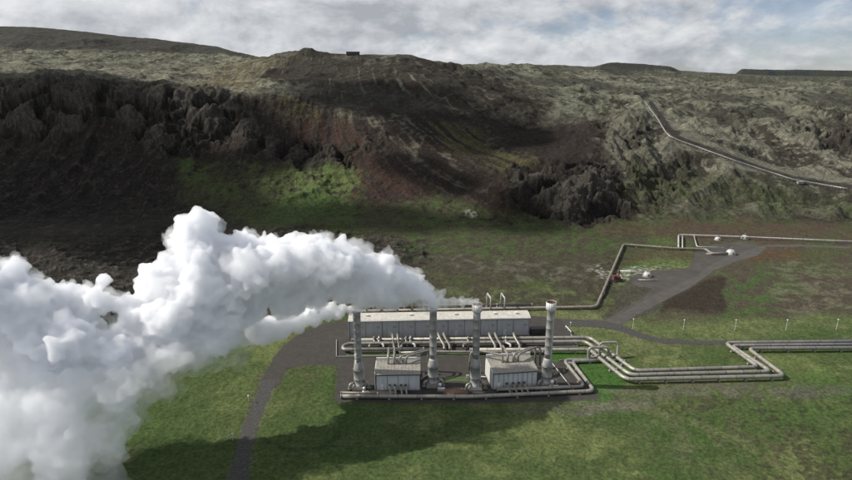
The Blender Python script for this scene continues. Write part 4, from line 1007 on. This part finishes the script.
# ------------------------------------------------------------------ steam
_g3 = np.random.default_rng(9).normal(size=(256, 3)); _g3 /= np.linalg.norm(_g3, axis=1)[:, None]
def pn3(p, seed=0):
    p = p + seed * 13.7; f = np.floor(p); d = p - f; i = f.astype(np.int32) & 255
    w = d * d * d * (d * (d * 6 - 15) + 10)
    def g(a, b, c):
        h = _perm[_perm[_perm[(i[:, 0] + a) & 255] + ((i[:, 1] + b) & 255)] + ((i[:, 2] + c) & 255)]
        return (_g3[h] * (d - np.array([a, b, c]))).sum(1)
    def l(a, b, t): return a + t * (b - a)
    x0 = l(l(g(0, 0, 0), g(1, 0, 0), w[:, 0]), l(g(0, 1, 0), g(1, 1, 0), w[:, 0]), w[:, 1])
    x1 = l(l(g(0, 0, 1), g(1, 0, 1), w[:, 0]), l(g(0, 1, 1), g(1, 1, 1), w[:, 0]), w[:, 1])
    return l(x0, x1, w[:, 2]) * 1.5
def blob_mesh(name, blobs, voxel, disp, seed, jitter=(26, .62, .42)):
    """union of puffs, each broken into smaller ones, then rippled; disp: list of (size, height)"""
    rnd = random.Random(seed); P = []
    k, off, sz = jitter
    for c, r in blobs:
        P.append((c, r))
        for _ in range(k):
            d = Vector((rnd.gauss(0, 1), rnd.gauss(0, 1), rnd.gauss(0, 1))).normalized()
            P.append((c + d * r * (off + .38 * rnd.random()), max(voxel * 1.6, r * sz * (.3 + 1.0 * rnd.random() ** 1.6))))
    bm = bmesh.new()
    for c, r in P: bmesh.ops.create_icosphere(bm, subdivisions=2, radius=r, matrix=Matrix.Translation(c))
    me = bpy.data.meshes.new('tmp'); bm.to_mesh(me); bm.free()
    ob = bpy.data.objects.new('tmp', me); COL.objects.link(ob)
    rm = ob.modifiers.new('r', 'REMESH'); rm.mode = 'VOXEL'; rm.voxel_size = voxel
    sm = ob.modifiers.new('s', 'SMOOTH'); sm.factor = .5; sm.iterations = 3
    dg = bpy.context.evaluated_depsgraph_get(); ev = ob.evaluated_get(dg); m2 = bpy.data.meshes.new_from_object(ev)
    bpy.data.objects.remove(ob)
    n = len(m2.vertices); co = np.empty(n * 3, np.float32); m2.vertices.foreach_get('co', co); co = co.reshape(-1, 3).astype(float)
    no = np.empty(n * 3, np.float32); m2.vertex_normals.foreach_get('vector', no); no = no.reshape(-1, 3)
    for i, (s, a) in enumerate(disp):
        q = co / s
        h = np.abs(pn3(q, seed + i)) * 2 - .6
        co = co + no * (h * a)[:, None]
        if i < len(disp) - 1:
            m2.vertices.foreach_set('co', co.astype(np.float32).ravel()); m2.update(); no = np.empty(n * 3, np.float32); m2.vertex_normals.foreach_get('vector', no); no = no.reshape(-1, 3)
    o0 = Vector(blobs[0][0])
    m2.vertices.foreach_set('co', (co - np.array(o0)).astype(np.float32).ravel()); m2.name = name
    m2.polygons.foreach_set('use_smooth', np.ones(len(m2.polygons), bool)); m2.update()
    o = bpy.data.objects.new(name, m2); COL.objects.link(o)
    rm = o.modifiers.new('r', 'REMESH'); rm.mode = 'VOXEL'; rm.voxel_size = voxel * .75      # heal the folds
    m3 = bpy.data.meshes.new_from_object(o.evaluated_get(bpy.context.evaluated_depsgraph_get())); o.modifiers.clear()
    o.data = m3; m3.name = name; m3.polygons.foreach_set('use_smooth', np.ones(len(m3.polygons), bool)); o.location = o0
    return o
def steam_mat(name, dens, aniso=.0):
    m = bpy.data.materials.new(name); m.use_nodes = True; nt = m.node_tree
    for n in list(nt.nodes): nt.nodes.remove(n)
    out = nt.nodes.new('ShaderNodeOutputMaterial'); v = nt.nodes.new('ShaderNodeVolumePrincipled')
    v.inputs['Color'].default_value = (.985, .99, 1, 1); v.inputs['Density'].default_value = dens; v.inputs['Anisotropy'].default_value = aniso
    nt.links.new(v.outputs[0], out.inputs['Volume']); return m
def PX(*rows):
    out = []
    for u, v, Y, r in rows:
        p = yp(u, v, Y); out.append((p, r * math.sqrt(Y * Y + (CAMH - p.z) ** 2) / F))
    return out
Y2 = T2[1].y; Y1 = T1[1].y; Y3 = T3[1].y
MAIN = PX((433.5, 303, Y2, 5), (431, 299, Y2, 8), (425, 294, Y2 - .5, 11.5), (413, 286, Y2 - 1, 15.5), (397, 280, Y2 - 3, 18.5), (378, 275, Y2 - 5, 21), (356, 267, 163, 23), (332, 265, 161, 27), (306, 267, 158, 30), (280, 270, 156, 33), (255, 272, 153, 36),
          (421, 296, Y2 - 1, 10), (406, 293, Y2 - 2, 13), (388, 290, Y2 - 4, 16), (366, 288, 164, 18), (342, 287, 162, 17), (316, 290, 159, 19), (292, 296, 157, 20),
          (342, 248, 162, 11), (326, 252, 161, 12), (268, 246, 155, 13), (240, 243, 154, 15), (207, 230, 152, 17), (193, 224, 152, 13), (182, 238, 152, 14), (200, 258, 150, 30), (225, 285, 150, 38), (190, 292, 147, 32),
          (140, 322, 140, 26), (95, 300, 138, 18), (72, 298, 138, 20), (45, 305, 136, 28), (10, 300, 132, 38), (-35, 300, 130, 48), (65, 345, 130, 38), (120, 350, 133, 30), (170, 332, 140, 34), (215, 322, 145, 30))
DRIFT = PX((-10, 360, 128, 55), (40, 400, 124, 50), (60, 440, 118, 50), (10, 455, 114, 55), (105, 430, 120, 30), (150, 375, 132, 34), (195, 352, 138, 28), (232, 348, 143, 20), (255, 335, 148, 18), (272, 330, 150, 12), (100, 385, 128, 42), (-50, 420, 116, 60), (90, 470, 114, 28))
SHELL = [(c, r * .98 + .1) for c, r in MAIN]
THIN1 = PX((357, 310, Y1, 4), (350, 309.5, Y1 - .3, 5.5), (340, 311, Y1 - .8, 7.5), (328, 312, Y1 - 1.5, 10), (314, 315, Y1 - 3, 12.5), (298, 322, Y1 - 5, 12), (280, 327, Y1 - 8, 15), (262, 331, Y1 - 10, 16))
THIN3 = PX((475.5, 302.5, Y3, 5.6), (471, 301.5, Y3 - .2, 5), (466, 301.5, Y3 - .4, 5), (460, 302, Y3 - .6, 5.4), (453, 302.5, Y3 - .9, 6.2), (446, 303, Y3 - 1.3, 6.6), (439, 303.5, Y3 - 2, 7))
p = blob_mesh('steam_plume', MAIN, .5, [(13, 3.0), (5, 1.5), (2.4, 1.0), (1.2, .5)], 3)
tag(p, 'great white cloud of steam drifting left from the second stack', 'steam', 'steam blowing from the stacks')
p.data.materials.append(steam_mat('thick_steam', .8))
q = blob_mesh('haze_fringe', SHELL, .55, [(8, 2.6), (3.6, 1.7), (1.7, .9), (.9, .35)], 8); q.data.materials.append(steam_mat('steam_fringe', .16)); q.parent = p; q.location = q.location - p.location
q = blob_mesh('drifting_veil', DRIFT, .9, [(13, 6.0), (6, 3.0), (2.8, 1.3), (1.4, .5)], 21); q.data.materials.append(steam_mat('steam_veil', .05)); q.parent = p; q.location = q.location - p.location
LOW = PX((-20, 350, 127, 45), (30, 375, 125, 42), (70, 395, 122, 34), (20, 430, 118, 42), (75, 440, 116, 30), (110, 385, 126, 30), (150, 362, 132, 28), (195, 345, 138, 25), (232, 335, 143, 20), (120, 425, 120, 18), (-40, 460, 112, 50), (60, 480, 110, 30))
q = blob_mesh('lower_billow', LOW, .6, [(11, 3.4), (5, 2.0), (2.4, 1.2), (1.2, .5)], 17); q.data.materials.append(steam_mat('billow_steam', .16)); q.parent = p; q.location = q.location - p.location
p = blob_mesh('steam_plume', THIN1, .35, [(3, 1.0), (1.4, .6), (.7, .3)], 31, (6, .5, .45)); p.data.materials.append(steam_mat('thin_steam', .9))
tag(p, 'narrow streak of steam blowing from the leftmost stack', 'steam', 'steam blowing from the stacks')
p = blob_mesh('steam_plume', THIN3, .3, [(2.4, .9), (1.1, .45), (.6, .2)], 41, (6, .6, .4)); p.data.materials.append(steam_mat('wispy_steam', .28))
tag(p, 'short wispy streak of steam from the broad-collared third stack', 'steam', 'steam blowing from the stacks')

# ------------------------------------------------------------------ clouds over the valley, up towards the sun
def make_clouds():
    zc = 1500.0; k = zc / math.tan(R(SUN_EL)); ox, oy = math.sin(R(SUN_AZ)) * k, math.cos(R(SUN_AZ)) * k
    B = []
    rnd = random.Random(5)
    for x, y, r in CLOUD_PATCHES:      # land each bank shades, and its breadth
        z = tz(x, y); f = (zc - z) / zc
        c = Vector((x + ox * f, y + oy * f, zc)); B.append((c, r))
    bm = bmesh.new()
    for c, r in B:
        for j in range(8):
            d = Vector((rnd.gauss(0, .5), rnd.gauss(0, .5), rnd.random() * .3)) * r
            bmesh.ops.create_icosphere(bm, subdivisions=3, radius=r * (.45 + .3 * rnd.random()), matrix=Matrix.Translation(c + d) @ Matrix.Diagonal((1, 1, .45, 1)))
    me = bpy.data.meshes.new('clouds'); bm.to_mesh(me); bm.free()
    n = len(me.vertices); co = np.empty(n * 3, np.float32); me.vertices.foreach_get('co', co); co = co.reshape(-1, 3).astype(float)
    no = np.array([v.vector[:] for v in me.vertex_normals])
    co += no * (pn3(co / 60, 3) * 26 + pn3(co / 22, 5) * 12)[:, None]
    me.vertices.foreach_set('co', co.astype(np.float32).ravel()); me.polygons.foreach_set('use_smooth', np.ones(len(me.polygons), bool)); me.update()
    o = bpy.data.objects.new('clouds', me); COL.objects.link(o); tag(o, kind='stuff')
    m, nt, b = new_mat('cloud_white'); b.inputs['Base Color'].default_value = (.85, .86, .88, 1); b.inputs['Roughness'].default_value = 1
    tr = nt.nodes.new('ShaderNodeBsdfTransparent'); mx = nt.nodes.new('ShaderNodeMixShader'); mx.inputs[0].default_value = .72
    nt.links.new(tr.outputs[0], mx.inputs[1]); nt.links.new(b.outputs[0], mx.inputs[2]); nt.links.new(mx.outputs[0], nt.nodes['Material Output'].inputs['Surface'])
    me.materials.append(m)
CLOUD_PATCHES = [(-340, 430, 95), (-260, 480, 70), (-225, 400, 55), (-160, 505, 40), (-330, 340, 70), (-150, 385, 34), (-170, 330, 35), (-40, 390, 32), (30, 520, 50), (-20, 590, 45), (20, 440, 30), (60, 385, 24)]
make_clouds()
EXPO = 0.05; VB = 20
# ------------------------------------------------------------------ sky, sun, camera
def make_world():
    w = bpy.data.worlds.new('World'); SC.world = w; w.use_nodes = True; nt = w.node_tree
    for n in list(nt.nodes): nt.nodes.remove(n)
    out = nt.nodes.new('ShaderNodeOutputWorld'); bg = nt.nodes.new('ShaderNodeBackground'); bg.inputs['Strength'].default_value = .064
    sky = nt.nodes.new('ShaderNodeTexSky'); sky.sky_type = 'NISHITA'; sky.sun_disc = False
    sky.sun_elevation = R(SUN_EL); sky.sun_rotation = R(SUN_AZ); sky.altitude = 300; sky.air_density = 1.0; sky.dust_density = .2; sky.ozone_density = 2.0
    tc = nt.nodes.new('ShaderNodeTexCoord').outputs['Generated']
    sx = nt.nodes.new('ShaderNodeSeparateXYZ'); nt.links.new(tc, sx.inputs[0])
    def cl(off, scale, det, rough):
        mp = nt.nodes.new('ShaderNodeMapping'); mp.inputs['Scale'].default_value = (1, 1, 2.0); mp.inputs['Location'].default_value = off
        nt.links.new(tc, mp.inputs[0]); return noise(nt, scale, det, rough, mp.outputs[0], .25)
    big = cl((3.1, 1.7, .4), 5.5, 8, .58); big2 = cl((3.1 - .012, 1.7, .4 + .03), 5.5, 8, .58); fine = cl((.3, 5.7, .9), 15, 6, .6)
    side = math_(nt, 'ADD', math_(nt, 'MULTIPLY', sx.outputs[0], .19), math_(nt, 'MULTIPLY', sx.outputs[2], .04))
    cover = ramp(nt, math_(nt, 'SUBTRACT', big, side), [(.36, .42), (.46, 1.0)])
    sh = math_(nt, 'ADD', math_(nt, 'MULTIPLY', math_(nt, 'SUBTRACT', big, big2), 3.0), .5)
    sh = math_(nt, 'ADD', sh, math_(nt, 'MULTIPLY', math_(nt, 'SUBTRACT', fine, .5), .9))
    sh = math_(nt, 'ADD', sh, math_(nt, 'MULTIPLY', math_(nt, 'SUBTRACT', big, .5), -1.2))
    ccol = nt.nodes.new('ShaderNodeValToRGB'); e = ccol.color_ramp.elements
    e[0].position = .15; e[0].color = (6.0, 6.4, 7.0, 1); e[1].position = .9; e[1].color = (12.0, 12.2, 12.5, 1)
    nt.links.new(sh, ccol.inputs[0])
    blue = mix(nt, 1.0, sky.outputs[0], (.86, .97, 1.25), 'MULTIPLY')
    c = mix(nt, cover, blue, ccol.outputs[0])
    nt.links.new(c, bg.inputs[0]); nt.links.new(bg.outputs[0], out.inputs[0])
CLOUD_OFF = (1.3, 2.1, 0.0)
make_world()
sun = bpy.data.lights.new('sun', 'SUN'); sun.energy = 5.0; sun.angle = R(.5); sun.color = (1, .95, .87)
so = bpy.data.objects.new('sun', sun); COL.objects.link(so)
sd = Vector((math.sin(R(SUN_AZ)) * math.cos(R(SUN_EL)), math.cos(R(SUN_AZ)) * math.cos(R(SUN_EL)), math.sin(R(SUN_EL))))
so.location = sd * 300; so.rotation_euler = (-sd).to_track_quat('-Z', 'Y').to_euler()
cam = bpy.data.cameras.new('camera'); co_ = bpy.data.objects.new('camera', cam); COL.objects.link(co_)
cam.sensor_width = 36; cam.lens = 36 * F / 852; cam.clip_end = 20000; cam.clip_start = .5
co_.location = (0, 0, CAMH); co_.rotation_euler = (R(90 - PITCH), 0, 0); SC.camera = co_
SC.view_settings.view_transform = 'Standard'; SC.view_settings.look = 'None'; SC.view_settings.gamma = 1; SC.view_settings.use_curve_mapping = False
SC.view_settings.exposure = EXPO
SC.cycles.use_denoising = True
SC.cycles.max_bounces = 24; SC.cycles.transparent_max_bounces = 24; SC.cycles.diffuse_bounces = 3; SC.cycles.volume_bounces = VB
SC.cycles.volume_step_rate = 1.0; SC.cycles.volume_max_steps = 256
